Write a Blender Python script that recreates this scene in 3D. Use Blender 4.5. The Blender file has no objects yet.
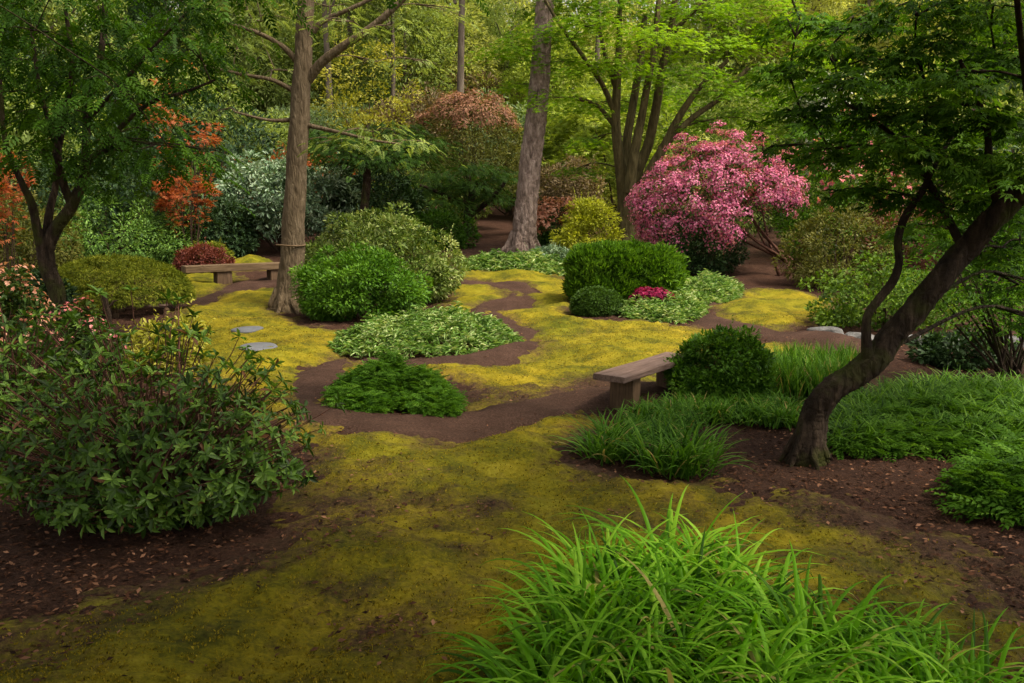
import bpy, bmesh, math, random
import numpy as np
from mathutils import Vector

# ------------------------------------------------------------------ camera, sky, sun, exposure
SC = bpy.context.scene
COL = SC.collection
FPX, CAMH, HOR, CX, CY = 870.0, 2.1, 205.0, 512.0, 341.5
PITCH = math.atan((CY - HOR) / FPX)
cam_d = bpy.data.cameras.new('camera'); cam = bpy.data.objects.new('camera', cam_d); COL.objects.link(cam)
cam_d.sensor_width = 36; cam_d.lens = 36 * FPX / 1024
cam.location = (0, 0, CAMH); cam.rotation_euler = (math.pi / 2 - PITCH, 0, 0)
cam_d.clip_end = 1000; cam_d.clip_start = 0.05
SC.camera = cam
SUN_EL, SUN_ROT = math.radians(58), math.radians(116)
W = bpy.data.worlds.new('World'); SC.world = W; W.use_nodes = True
wn = W.node_tree.nodes; wl = W.node_tree.links
sky = wn.new('ShaderNodeTexSky'); sky.sky_type = 'NISHITA'; sky.sun_disc = False
sky.sun_elevation = SUN_EL; sky.sun_rotation = SUN_ROT
sky.air_density = 1.0; sky.dust_density = 5.0; sky.ozone_density = 0.6
bg = wn['Background']; bg.inputs['Strength'].default_value = 0.095
hsv = wn.new('ShaderNodeHueSaturation'); hsv.inputs['Saturation'].default_value = .06      # a thin even cloud cover takes most of the blue
wl.new(sky.outputs['Color'], hsv.inputs['Color']); wl.new(hsv.outputs['Color'], bg.inputs['Color'])
sun_d = bpy.data.lights.new('sun', 'SUN'); sun = bpy.data.objects.new('sun', sun_d); COL.objects.link(sun)
sun_d.energy = 1.5; sun_d.angle = math.radians(12); sun_d.color = (1.0, 0.9, 0.72)
sd = Vector((math.sin(SUN_ROT) * math.cos(SUN_EL), math.cos(SUN_ROT) * math.cos(SUN_EL), math.sin(SUN_EL)))
sun.rotation_euler = (-sd).to_track_quat('-Z', 'Y').to_euler(); sun.location = (20, -10, 40)
SC.view_settings.view_transform = 'Standard'; SC.view_settings.look = 'None'
SC.view_settings.exposure = 1.58; SC.view_settings.use_white_balance = True; SC.view_settings.white_balance_temperature = 7000; SC.view_settings.gamma = 1.0
SC.cycles.use_denoising = True
SC.cycles.max_bounces = 7; SC.cycles.diffuse_bounces = 2; SC.cycles.transmission_bounces = 4
SC.cycles.transparent_max_bounces = 4; SC.cycles.glossy_bounces = 2
SC.cycles.caustics_reflective = False; SC.cycles.caustics_refractive = False

rng = np.random.default_rng(11)
U = lambda a, b, n=None: rng.uniform(a, b, n)

# ------------------------------------------------------------------ terrain and pixel -> world
def T(y):
    y = np.asarray(y, float)
    t = np.clip((y - 11) / 60, 0, None)
    near = np.interp(y, [-200, 11, 14, 18, 22, 26, 30, 45, 70, 120, 400], [0, 0, .04, .2, .45, .75, 1.0, 1.9, 5.0, 9.0, 12.0])
    return near
def ray(px, py):
    u = (px - CX) / FPX; v = -(py - CY) / FPX
    y = math.cos(PITCH) + v * math.sin(PITCH); z = -math.sin(PITCH) + v * math.cos(PITCH)
    return u / y, z / y            # per metre of Y
_YS = np.linspace(1.5, 120, 6000); _TS = T(_YS)
def G(px, py):
    a, b = ray(px, py)
    h = CAMH + b * _YS - _TS
    k = np.argmax(h <= 0) if (h <= 0).any() else len(_YS) - 1
    y = _YS[k]
    return Vector((a * y, y, float(T(y))))
def P(px, py, y):
    a, b = ray(px, py)
    return Vector((a * y, y, CAMH + b * y))
def PZ(px, py, z):
    a, b = ray(px, py); y = (z - CAMH) / b
    return Vector((a * y, y, z))
def fnoise(x, y, scale, seed, octs=3):
    r = np.random.default_rng(seed); out = np.zeros_like(x, float); amp = 1; tot = 0
    for o in range(octs):
        for k in range(5):
            a = r.uniform(0, 2 * math.pi); f = (2 ** o) / scale * r.uniform(.7, 1.4)
            out += amp * np.sin((x * math.cos(a) + y * math.sin(a)) * f * 2 * math.pi + r.uniform(0, 6.28))
        tot += amp * 2.2; amp *= .55
    return out / tot

# ------------------------------------------------------------------ materials
def new_mat(name):
    m = bpy.data.materials.new(name); m.use_nodes = True
    nt = m.node_tree; nt.nodes.clear()
    return m, nt
def N(nt, t, **kw):
    n = nt.nodes.new(t)
    for k, v in kw.items():
        if k.startswith('i_'):
            n.inputs[k[2:].replace('_', ' ')].default_value = v
        else: setattr(n, k, v)
    return n
def ramp(nt, stops):
    r = nt.nodes.new('ShaderNodeValToRGB'); e = r.color_ramp.elements
    while len(e) < len(stops): e.new(.5)
    for k, (p, c) in enumerate(stops):
        e[k].position = p; e[k].color = (*c, 1)
    return r
def leafmat(name, dark, mid, light, rough=.55, trans=.3, spec=.18, stops=(0, .5, 1), straw=None):
    dark = tuple(.62 * v for v in dark)
    m, nt = new_mat(name); L = nt.links
    at = N(nt, 'ShaderNodeAttribute', attribute_name='rnd')
    r = ramp(nt, [(stops[0], dark), (stops[1], mid), (stops[2], light)] if not straw else [(0, dark), (.5, mid), (.955, light), (.99, straw)])
    L.new(at.outputs['Fac'], r.inputs['Fac'])
    p = N(nt, 'ShaderNodeBsdfPrincipled', i_Roughness=rough)
    p.inputs['Specular IOR Level'].default_value = spec
    L.new(r.outputs['Color'], p.inputs['Base Color'])
    tr = N(nt, 'ShaderNodeBsdfTranslucent')
    hs = N(nt, 'ShaderNodeMix', data_type='RGBA', blend_type='MULTIPLY'); hs.inputs[0].default_value = 1
    hs.inputs[7].default_value = (1.35, 1.3, .6, 1)
    L.new(r.outputs['Color'], hs.inputs[6]); L.new(hs.outputs[2], tr.inputs['Color'])
    mx = N(nt, 'ShaderNodeMixShader'); mx.inputs[0].default_value = trans
    L.new(p.outputs[0], mx.inputs[1]); L.new(tr.outputs[0], mx.inputs[2])
    o = N(nt, 'ShaderNodeOutputMaterial'); L.new(mx.outputs[0], o.inputs['Surface'])
    return m
def barkmat(name, c1, c2, c3, scale=14, stretch=.22, bump=.6, moss=None):
    m, nt = new_mat(name); L = nt.links
    tc = N(nt, 'ShaderNodeTexCoord'); mp = N(nt, 'ShaderNodeMapping'); mp.inputs['Scale'].default_value = (1, 1, stretch)
    L.new(tc.outputs['Object'], mp.inputs[0])
    n1 = N(nt, 'ShaderNodeTexNoise', i_Scale=scale, i_Detail=8, i_Roughness=.7)
    v = N(nt, 'ShaderNodeTexVoronoi', i_Scale=scale * 1.1); v.feature = 'DISTANCE_TO_EDGE'
    L.new(mp.outputs[0], n1.inputs['Vector']); L.new(mp.outputs[0], v.inputs['Vector'])
    r = ramp(nt, [(.3, c1), (.52, c2), (.72, c3)]); L.new(n1.outputs['Fac'], r.inputs['Fac'])
    col = r.outputs['Color']
    if moss:
        n2 = N(nt, 'ShaderNodeTexNoise', i_Scale=3.0, i_Detail=6); L.new(tc.outputs['Object'], n2.inputs['Vector'])
        r2 = ramp(nt, [(.5, (0, 0, 0)), (.64, (1, 1, 1))]); L.new(n2.outputs['Fac'], r2.inputs['Fac'])
        mm = N(nt, 'ShaderNodeMix', data_type='RGBA'); L.new(r2.outputs['Color'], mm.inputs[0])
        L.new(col, mm.inputs[6]); mm.inputs[7].default_value = (*moss, 1); col = mm.outputs[2]
    ad = N(nt, 'ShaderNodeMath', operation='MULTIPLY_ADD'); L.new(v.outputs['Distance'], ad.inputs[0]); ad.inputs[1].default_value = 1.2
    L.new(n1.outputs['Fac'], ad.inputs[2])
    b = N(nt, 'ShaderNodeBump', i_Strength=bump, i_Distance=.08); L.new(ad.outputs[0], b.inputs['Height'])
    p = N(nt, 'ShaderNodeBsdfPrincipled', i_Roughness=.9); p.inputs['Specular IOR Level'].default_value = .15
    L.new(col, p.inputs['Base Color']); L.new(b.outputs[0], p.inputs['Normal'])
    o = N(nt, 'ShaderNodeOutputMaterial'); L.new(p.outputs[0], o.inputs['Surface'])
    return m
def groundmat(name, stops, s1=3, s2=60, bump=.5, dist=.03, fine=.55, rough=.95, bare=None, tint=None):
    m, nt = new_mat(name); L = nt.links
    g = N(nt, 'ShaderNodeNewGeometry'); pos = g.outputs['Position']
    n1 = N(nt, 'ShaderNodeTexNoise', i_Scale=s1, i_Detail=6, i_Roughness=.62); L.new(pos, n1.inputs['Vector'])
    n2 = N(nt, 'ShaderNodeTexNoise', i_Scale=s2, i_Detail=5, i_Roughness=.75); L.new(pos, n2.inputs['Vector'])
    mx = N(nt, 'ShaderNodeMix', data_type='FLOAT'); mx.inputs[0].default_value = fine
    L.new(n1.outputs['Fac'], mx.inputs[2]); L.new(n2.outputs['Fac'], mx.inputs[3])
    r = ramp(nt, stops); L.new(mx.outputs[0], r.inputs['Fac']); col = r.outputs['Color']
    if tint:        # slow change between two growths of the moss
        n4 = N(nt, 'ShaderNodeTexNoise', i_Scale=.55, i_Detail=4, i_Roughness=.6); L.new(pos, n4.inputs['Vector'])
        r4 = ramp(nt, [(.38, (0, 0, 0)), (.66, (1, 1, 1))]); L.new(n4.outputs['Fac'], r4.inputs['Fac'])
        mt = N(nt, 'ShaderNodeMix', data_type='RGBA', blend_type='MULTIPLY'); L.new(r4.outputs['Color'], mt.inputs[0])
        L.new(col, mt.inputs[6]); mt.inputs[7].default_value = (*tint, 1); col = mt.outputs[2]
    if bare:
        at = N(nt, 'ShaderNodeAttribute', attribute_name='bare')
        n3 = N(nt, 'ShaderNodeTexNoise', i_Scale=5.0, i_Detail=12, i_Roughness=.86); L.new(pos, n3.inputs['Vector'])
        s = N(nt, 'ShaderNodeMath', operation='MULTIPLY_ADD'); L.new(n3.outputs['Fac'], s.inputs[0]); s.inputs[1].default_value = 2.6
        L.new(at.outputs['Fac'], s.inputs[2])
        r3 = ramp(nt, [(.0, (0, 0, 0)), (1, (1, 1, 1))])
        mr = N(nt, 'ShaderNodeMapRange', clamp=True); mr.inputs['From Min'].default_value = 1.52; mr.inputs['From Max'].default_value = 2.2
        L.new(s.outputs[0], mr.inputs['Value'])
        rb = ramp(nt, [(.35, bare[0]), (.65, bare[1])]); L.new(n2.outputs['Fac'], rb.inputs['Fac'])
        mm = N(nt, 'ShaderNodeMix', data_type='RGBA'); L.new(mr.outputs[0], mm.inputs[0])
        L.new(col, mm.inputs[6]); L.new(rb.outputs['Color'], mm.inputs[7]); col = mm.outputs[2]
    b = N(nt, 'ShaderNodeBump', i_Strength=bump, i_Distance=dist); L.new(mx.outputs[0], b.inputs['Height'])
    p = N(nt, 'ShaderNodeBsdfPrincipled', i_Roughness=rough); p.inputs['Specular IOR Level'].default_value = .12
    L.new(col, p.inputs['Base Color']); L.new(b.outputs[0], p.inputs['Normal'])
    o = N(nt, 'ShaderNodeOutputMaterial'); L.new(p.outputs[0], o.inputs['Surface'])
    return m

M = {}
M['soil'] = groundmat('soil', [(.3, (.014, .007, .005)), (.5, (.05, .024, .016)), (.62, (.085, .042, .026)), (.75, (.15, .08, .05))], 2.2, 38, 1.0, .05, .7)
M['path'] = groundmat('path_earth', [(.3, (.018, .009, .006)), (.48, (.05, .026, .018)), (.6, (.085, .046, .033)), (.74, (.16, .095, .07))], 2.2, 42, 1.0, .04, .65)
M['moss'] = groundmat('moss', [(.30, (.035, .036, .005)), (.42, (.098, .086, .008)), (.54, (.24, .183, .010)), (.68, (.37, .285, .03))], 2.4, 30, 1.0, .05, .42,
                      bare=((.022, .012, .008), (.085, .045, .028)), tint=(.5, .66, .55))
M['litter'] = leafmat('litter', (.025, .012, .007), (.085, .036, .02), (.3, .15, .09), .9, 0.05, .1)
M['moss_tuft'] = leafmat('moss_tuft', (.08, .066, .006), (.21, .155, .009), (.34, .255, .025), .8, .25, .1)
M['bark_brown'] = barkmat('bark_brown', (.065, .045, .028), (.125, .09, .055), (.2, .15, .1), 14, .25, .5)
M['bark_pine'] = barkmat('bark_pine', (.07, .048, .04), (.28, .2, .165), (.48, .37, .32), 9, .35, 1.0)
M['bark_maple'] = barkmat('bark_maple', (.03, .024, .011), (.095, .075, .032), (.18, .145, .07), 8, .2, .6)
M['bark_dark'] = barkmat('bark_dark', (.012, .008, .006), (.045, .03, .02), (.13, .09, .062), 11, .25, 1.0, moss=(.05, .055, .012))
M['bark_grey'] = barkmat('bark_grey', (.06, .045, .034), (.125, .098, .075), (.2, .165, .13), 4, .2, .4)
M['stem'] = barkmat('stem', (.03, .02, .013), (.07, .045, .03), (.12, .08, .055), 30, .4, .3)
M['stem_red'] = barkmat('stem_red', (.05, .02, .014), (.11, .05, .035), (.17, .085, .06), 20, .4, .3)

# ------------------------------------------------------------------ mesh helpers
def put(name, V, F, mat, parent=None, rnd=None, smooth=False, loc=(0, 0, 0)):
    """V n x 3 world (or parent-local) points, F m x k faces, all with k corners."""
    V = np.ascontiguousarray(V, np.float32); F = np.ascontiguousarray(F, np.int32)
    me = bpy.data.meshes.new(name); k = F.shape[1]
    me.vertices.add(len(V)); me.vertices.foreach_set('co', V.ravel())
    me.loops.add(F.size); me.loops.foreach_set('vertex_index', F.ravel())
    me.polygons.add(len(F)); me.polygons.foreach_set('loop_start', np.arange(0, F.size, k, dtype=np.int32))
    if smooth: me.polygons.foreach_set('use_smooth', np.ones(len(F), bool))
    me.update(calc_edges=True)
    if rnd is not None:
        a = me.attributes.new('rnd', 'FLOAT', 'POINT'); a.data.foreach_set('value', np.ascontiguousarray(rnd, np.float32))
    me.materials.append(mat)
    o = bpy.data.objects.new(name, me); COL.objects.link(o); o.location = loc
    if parent: o.parent = parent
    return o
def thing(name, label, cat, loc, group=None):
    o = bpy.data.objects.new(name, None); COL.objects.link(o); o.empty_display_size = .2
    o.location = loc; o['label'] = label; o['category'] = cat
    if group: o['group'] = group
    return o
def tag(o, label, cat, group=None):
    o['label'] = label; o['category'] = cat
    if group: o['group'] = group
    return o
def nrm(a): return a / np.maximum(np.linalg.norm(a, axis=-1, keepdims=True), 1e-9)
def rdir(n): return nrm(rng.normal(size=(n, 3)))

def _leaf4(w=.42, f=.08): return np.array([(0, 0, 0), (w / 2, .45, f), (0, 1, -.06), (-w / 2, .45, f)]), np.array([(0, 1, 2, 3)])
def _leaf6(w=.36, f=.06, d=.16):
    return np.array([(0, 0, 0), (w * .42, .3, f), (w * .46, .66, f * .6), (0, 1, -d), (-w * .46, .66, f * .6), (-w * .42, .3, f)]), np.array([(0, 1, 2, 3), (0, 3, 4, 5)])
def _palm(w=.2, n=5, spread=150):
    V = []; F = []
    for k in range(n):
        a = math.radians((k / (n - 1) - .5) * spread); L = 1 - .42 * abs(k / (n - 1) - .5) * 2
        ca, sa = math.cos(a), math.sin(a)
        for (x, y, z) in [(0, 0, 0), (w / 2, .5, .03), (0, 1, -.12), (-w / 2, .5, .03)]:
            x *= 1; y *= L
            V.append((x * ca + y * sa, -x * sa + y * ca, z))
        F.append(tuple(range(4 * k, 4 * k + 4)))
    return np.array(V), np.array(F)
def _spray(pairs=5, w=.13, l=.42):
    """A twig with paired narrow leaflets, drooping at the end."""
    V = []; F = []
    for k in range(pairs):
        t = .12 + .8 * k / (pairs - 1); z = -.22 * t * t; L = l * (1 - .55 * t)
        for s in (-1, 1):
            a = math.radians(48); dx, dy = s * math.sin(a), math.cos(a); b = len(V)
            V += [(0, t, z), (dx * L * .5 + dy * w * .5 * s, t + dy * L * .5 - dx * w * .5 * s, z + .01), (dx * L, t + dy * L, z - .07), (dx * L * .5 - dy * w * .5 * s, t + dy * L * .5 + dx * w * .5 * s, z + .01)]
            F.append((b, b + 1, b + 2, b + 3))
    b = len(V); V += [(0, .8, -.16), (w * .4, .95, -.2), (0, 1.15, -.34), (-w * .4, .95, -.2)]; F.append((b, b + 1, b + 2, b + 3))
    return np.array(V), np.array(F)
def _rosette(n=8, w=.3, seed=5, lo=2, hi=42, sh=.75):
    V = []; F = []; r = random.Random(seed)
    for k in range(n):
        a = 2 * math.pi * k / n + r.uniform(-.3, .3); el = math.radians(r.uniform(lo, hi)); L = r.uniform(sh, 1.1)
        lv, lf = _leaf6(w, .05, .14)
        for (x, y, z) in lv:
            y2 = y * L * math.cos(el) - z * math.sin(el); z2 = y * L * math.sin(el) + z * math.cos(el)
            V.append((x * math.cos(a) - y2 * math.sin(a), x * math.sin(a) + y2 * math.cos(a), z2))
        for f in lf: F.append(tuple(i + 6 * k for i in f))
    return np.array(V), np.array(F)
LEAF4, LEAF6, PALM, SPRAY, ROSE = _leaf4(), _leaf6(), _palm(), _spray(), _rosette()
NARROW = _leaf6(.2, .04, .2)
NEEDLE = _leaf4(.16, .02)
ROUND = _leaf6(.62, .05, .1)
FLOWER = _rosette(6, .62)

class Bunch:
    """Collects leaf instances of one template kind into arrays."""
    def __init__(s): s.V = []; s.F = []; s.R = []; s.n = 0
    def add(s, tpl, pos, axis, up, size, rnd):
        TV, TF = tpl; n = len(pos)
        Y = nrm(axis); X = nrm(np.cross(Y, up)); Z = np.cross(X, Y)
        sz = np.broadcast_to(size, (n,))[:, None, None]
        V = pos[:, None] + sz * (TV[None, :, 0:1] * X[:, None] + TV[None, :, 1:2] * Y[:, None] + TV[None, :, 2:3] * Z[:, None])
        F = TF[None] + (np.arange(n) * len(TV))[:, None, None] + s.n
        s.V.append(V.reshape(-1, 3)); s.F.append(F.reshape(-1, TF.shape[1])); s.R.append(np.repeat(np.clip(rnd, 0, 1), len(TV)))
        s.n += n * len(TV)
    def put(s, name, mat, parent=None):
        return put(name, np.concatenate(s.V), np.concatenate(s.F), mat, parent, np.concatenate(s.R))

def catmull(pts, sub=5):
    p = np.asarray(pts, float); p = np.vstack([2 * p[0] - p[1], p, 2 * p[-1] - p[-2]]); out = []
    for i in range(1, len(p) - 2):
        for t in np.linspace(0, 1, sub, endpoint=False):
            out.append(.5 * (2 * p[i] + (p[i + 1] - p[i - 1]) * t + (2 * p[i - 1] - 5 * p[i] + 4 * p[i + 1] - p[i + 2]) * t * t + (3 * p[i] - p[i - 1] - 3 * p[i + 1] + p[i + 2]) * t ** 3))
    out.append(p[-2]); return np.array(out)
class Tubes:
    def __init__(s): s.V = []; s.F = []; s.n = 0
    def add(s, pts, rad, seg=8, rough=0.0):
        """pts n x 3, rad n."""
        pts = np.asarray(pts, float); rad = np.asarray(rad, float); n = len(pts)
        t = nrm(np.gradient(pts, axis=0)); ref = np.array([0, 1.0, .15])
        if abs(nrm(pts[-1] - pts[0])[1]) > .8: ref = np.array([1.0, 0, .2])
        X = nrm(np.cross(t, ref)); Y = np.cross(t, X)
        a = np.linspace(0, 2 * math.pi, seg, endpoint=False)
        r = rad[:, None] * (1 + (rough * rng.normal(size=(n, seg)) if rough else 0))
        if rough: r = r * (1 + 1.3 * rough * np.repeat(np.sin(a * 3 + 1)[None] + np.sin(a * 5)[None], n, 0) * np.sin(np.linspace(0, n * .35, n))[:, None])
        V = pts[:, None] + r[..., None] * (np.cos(a)[None, :, None] * X[:, None] + np.sin(a)[None, :, None] * Y[:, None])
        i = np.arange(n - 1)[:, None] * seg; j = np.arange(seg)[None]; k = (j + 1) % seg
        F = np.stack([i + j, i + k, i + seg + k, i + seg + j], -1).reshape(-1, 4) + s.n
        s.V.append(V.reshape(-1, 3)); s.F.append(F); s.n += n * seg
    def put(s, name, mat, parent=None): return put(name, np.concatenate(s.V), np.concatenate(s.F), mat, parent, smooth=True)

# ------------------------------------------------------------------ shrubs
def envelope(d, rx, ry, h, zc, sq=1.0):
    """Directions -> points on a dome of half widths rx, ry and height h whose widest level is zc*h."""
    dd = np.sign(d) * np.abs(d) ** sq
    z = np.where(dd[:, 2] > 0, zc * h + dd[:, 2] * h * (1 - zc), zc * h + dd[:, 2] * h * zc)
    return np.stack([dd[:, 0] * rx, dd[:, 1] * ry, z], -1)
def dome(rx, ry, h, n, nc, cr, size, tpl, zc=.35, sq=1.0, lump=.1, up=.5, droop=0.0, jit=.6, inner=.2, low=-.75, crz=.7, cut=None):
    """Leaves on lumps spread over a dome. Returns a Bunch and the lumps' centres with their outward directions."""
    d = rdir(int(nc * 4)); d = d[d[:, 2] > low]
    if cut: d = d[~cut(d)]
    d = d[:nc]; nc = len(d)
    s = 1 + lump * rng.normal(size=nc)[:, None]
    c = envelope(d, rx - cr * .7, ry - cr * .7, max(h - cr * crz * .7, .05), zc, sq) * np.clip(s, .6, 1.3)
    c[:, 2] = np.maximum(c[:, 2], cr * .3)
    outw = nrm(d / np.array([rx, ry, h * .7]))
    ci = rng.integers(0, nc, n); dirs = nrm(rdir(n) + .75 * outw[ci]); rr = U(.35, 1, n)[:, None] ** .5
    pos = c[ci] + dirs * rr * cr * U(.65, 1.2, nc)[ci][:, None] * np.array([1, 1, crz])
    k = rng.random(n) < inner
    pos[k] = pos[k] * U(.55, .9, k.sum())[:, None]
    pos[:, 2] = np.maximum(pos[:, 2], .01)
    axis = dirs + jit * rdir(n) + np.array([0, 0, -droop])
    upv = outw[ci] * .4 + np.array([0, 0, up]) + jit * .7 * rdir(n)
    cl = rng.normal(size=nc)
    rnd = .5 + .16 * cl[ci] + .2 * rng.normal(size=n)
    b = Bunch(); b.add(tpl, pos, axis, upv, size * U(.65, 1.25, n), rnd)
    return b, c, outw
def stems(root, rx, ry, h, n, mat, r0=.018, lean=.7, name='stems', ends=None):
    t = Tubes()
    for k in range(n):
        if ends is not None: e = ends[rng.integers(len(ends))]
        else:
            a = U(0, 6.28); e = np.array([math.cos(a) * rx * lean * U(.3, 1), math.sin(a) * ry * lean * U(.3, 1), h * U(.5, .85)])
        b = np.array([e[0] * .12 + U(-.06, .06), e[1] * .12 + U(-.06, .06), -.03])
        m = (b + e) / 2 + np.array([U(-.1, .1) * rx, U(-.1, .1) * ry, h * U(-.02, .12)])
        p = catmull([b, m, e], 4); t.add(p, np.linspace(r0, r0 * .35, len(p)), 5)
    t.put(name, mat, root)
def shrub(name, label, cat, cx, by, w, h, mat, tpl=LEAF4, size=.06, n=9000, nc=120, cr=.22, ry=None, stem='stem', nst=9, flowers=None, depth=None, shoots=26, **kw):
    """A shrub whose foot meets the ground at pixel row BY (or stands DEPTH metres away), W pixels wide and H pixels tall."""
    g = G(cx, by)
    if depth: g = P(cx, 300, depth); g.z = float(T(depth))
    rx0 = w / 2 * g.y / FPX; ryv = ry if ry else rx0 * .8
    c = Vector((g.x, g.y + (0 if depth else ryv * .85), 0)); c.x = g.x * c.y / g.y; c.z = float(T(c.y))
    s = c.y / FPX; rx = w / 2 * s
    top = P(cx, by - h, c.y).z; hh = max(top - c.z, .1)
    root = thing(name, label, cat, c)
    b, cl, ow = dome(rx, ryv, hh, n, nc, cr, size, tpl, **kw)
    if shoots and tpl is not SPRAY:
        i_ = rng.integers(0, len(cl), shoots); i_ = i_[cl[i_, 2] > .3 * hh]
        for q in i_:
            dv = nrm(ow[q] + np.array([0, 0, .8]) + .5 * rng.normal(size=3)); t_ = np.linspace(.4, 1.5, 11)[:, None] * cr * U(.8, 1.35)
            pp = cl[q] + dv * t_; b.add(tpl, pp, dv * .7 + rdir(11), dv + .4 * rdir(11), size * np.linspace(1.1, .6, 11), U(.35, .95, 11))
    b.put('foliage', mat, root)
    if nst: stems(root, rx, ryv, hh, nst, M[stem], r0=max(.012, rx * .02))
    if flowers:
        fm, fn, fs, zmin = flowers[:4]
        keep = np.where(cl[:, 2] > zmin * hh)[0]
        fb = Bunch(); ii = keep[rng.integers(0, len(keep), fn)]
        dr = nrm(rdir(fn) * .75 + ow[ii] * .7 + np.array([0, 0, .45])); pos = cl[ii] + dr * cr * U(.85, 1.3, fn)[:, None]
        tpl2 = flowers[4] if len(flowers) > 4 else FLOWER
        fb.add(tpl2, pos, np.cross(dr, rdir(fn)), dr, fs * U(.6, 1.2, fn), U(0, 1, fn))
        fb.put('blossoms', fm, root)
    return root, c, rx, ryv, hh

# ------------------------------------------------------------------ grasses
def blades(cent, n, L, w, spread, lean=(.1, .7), bend=(.6, 1.9), seg=6, patch=None, zf=None):
    """n blades; patch(n) gives root points (else a round tuft)."""
    base = patch(n) if patch else np.stack([rng.normal(size=n) * spread, rng.normal(size=n) * spread, np.zeros(n)], -1)
    a = U(0, 2 * math.pi, n)
    out = base[:, :2] - (cent if cent is not None else base[:, :2].mean(0))
    if patch is None: a = np.where(rng.random(n) < .7, np.arctan2(out[:, 1], out[:, 0]) + rng.normal(size=n) * .5, a)
    ln = L * U(.55, 1.15, n); th0 = U(*lean, n); bd = U(*bend, n); tw = rng.normal(size=n) * .5
    p = base.copy(); V = np.zeros((n, seg + 1, 3, 3)); fold = U(.1, .55, n)
    for k in range(seg + 1):
        t = k / seg; th = th0 + bd * t ** 1.4
        wd = w * (1 - t ** 2.2) * (.55 + 1.2 * t if t < .4 else 1.03) * .5 + .0006
        tn = np.stack([np.sin(th) * np.cos(a), np.sin(th) * np.sin(a), np.cos(th)], -1)
        sd_ = np.stack([-np.sin(a + tw * t), np.cos(a + tw * t), np.zeros(n)], -1); up_ = np.cross(tn, sd_)
        V[:, k, 0] = p - sd_ * wd; V[:, k, 2] = p + sd_ * wd; V[:, k, 1] = p + up_ * (wd * fold * 1.6)[:, None]
        p = p + (ln / seg)[:, None] * tn
        p[:, 2] = np.maximum(p[:, 2], .012)
    k = np.arange(seg)[None, :, None] * 3 + np.arange(n)[:, None, None] * 3 * (seg + 1)
    F = np.concatenate([(k + np.array([0, 1, 4, 3])[None, None]).reshape(-1, 4), (k + np.array([1, 2, 5, 4])[None, None]).reshape(-1, 4)])
    r = np.clip(.5 + .27 * rng.normal(size=n), 0, 1)
    return V.reshape(-1, 3), F, np.repeat(r, 3 * (seg + 1))
def in_poly(poly, n):
    """n random points inside a polygon of xy."""
    poly = np.array(poly); lo, hi = poly.min(0), poly.max(0); out = np.zeros((0, 2))
    while len(out) < n:
        q = U(0, 1, (n * 2, 2)) * (hi - lo) + lo; ins = np.zeros(len(q), bool); j = len(poly) - 1
        for i in range(len(poly)):
            xi, yi = poly[i]; xj, yj = poly[j]
            cr = ((yi > q[:, 1]) != (yj > q[:, 1])) & (q[:, 0] < (xj - xi) * (q[:, 1] - yi) / (yj - yi + 1e-12) + xi)
            ins ^= cr; j = i
        out = np.vstack([out, q[ins]])
    return out[:n]
def grass_patch(name, label, cat, pixpoly, n, L, w, mat, tufts=None, hgt=None, part='blades', **kw):
    pts = [G(*p) for p in pixpoly]; c = sum(pts, Vector()) / len(pts); c.z = float(T(c.y))
    poly = [(p.x - c.x, p.y - c.y) for p in pts]
    root = thing(name, label, cat, c)
    def patch(m):
        if tufts:
            cs = in_poly(poly, tufts); q = cs[rng.integers(0, tufts, m)] + rng.normal(size=(m, 2)) * kw_spread
        else: q = in_poly(poly, m)
        z = T(q[:, 1] + c.y) - c.z + .01
        return np.column_stack([q, z])
    kw_spread = kw.pop('spread', .05)
    V, F, R = blades(None, n, L, w, 0, patch=patch, **kw)
    put(part, V, F, mat, root, R)
    return root
def cover_patch(name, label, cat, pixpoly, n, size, tpl, mat, height, lumps=60, part='foliage', up=.9, jit=.7):
    """Low leafy ground cover, mounded: leaves over a polygon, rising towards its middle."""
    pts = [G(*p) for p in pixpoly]; c = sum(pts, Vector()) / len(pts); c.z = float(T(c.y))
    poly = np.array([(p.x - c.x, p.y - c.y) for p in pts]); root = thing(name, label, cat, c)
    q = in_poly(poly, n); dmin = np.full(n, 9.0)
    for i in range(len(poly)):
        a, b = poly[i], poly[(i + 1) % len(poly)]; ab = b - a
        t = np.clip(((q - a) @ ab) / (ab @ ab), 0, 1); dmin = np.minimum(dmin, np.linalg.norm(q - (a + t[:, None] * ab), axis=1))
    mound = np.clip(dmin / (height * 1.6), 0, 1) ** .5
    lum = .75 + .35 * fnoise(q[:, 0] + c.x, q[:, 1] + c.y, .55, len(name) + len(pixpoly), 2)
    z = T(q[:, 1] + c.y) - c.z + height * mound * lum * U(.45, 1.0, n) ** .6 + .01
    pos = np.column_stack([q, z]); a = U(0, 6.28, n)
    ax = np.column_stack([np.cos(a), np.sin(a), U(-.5, .8, n)]); b = Bunch()
    b.add(tpl, pos, ax, np.array([0, 0, up]) + jit * rdir(n), size * U(.6, 1.25, n), .5 + .18 * fnoise(q[:, 0], q[:, 1], .8, 3) + .2 * rng.normal(size=n))
    b.put(part, mat, root)
    return root

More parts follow.
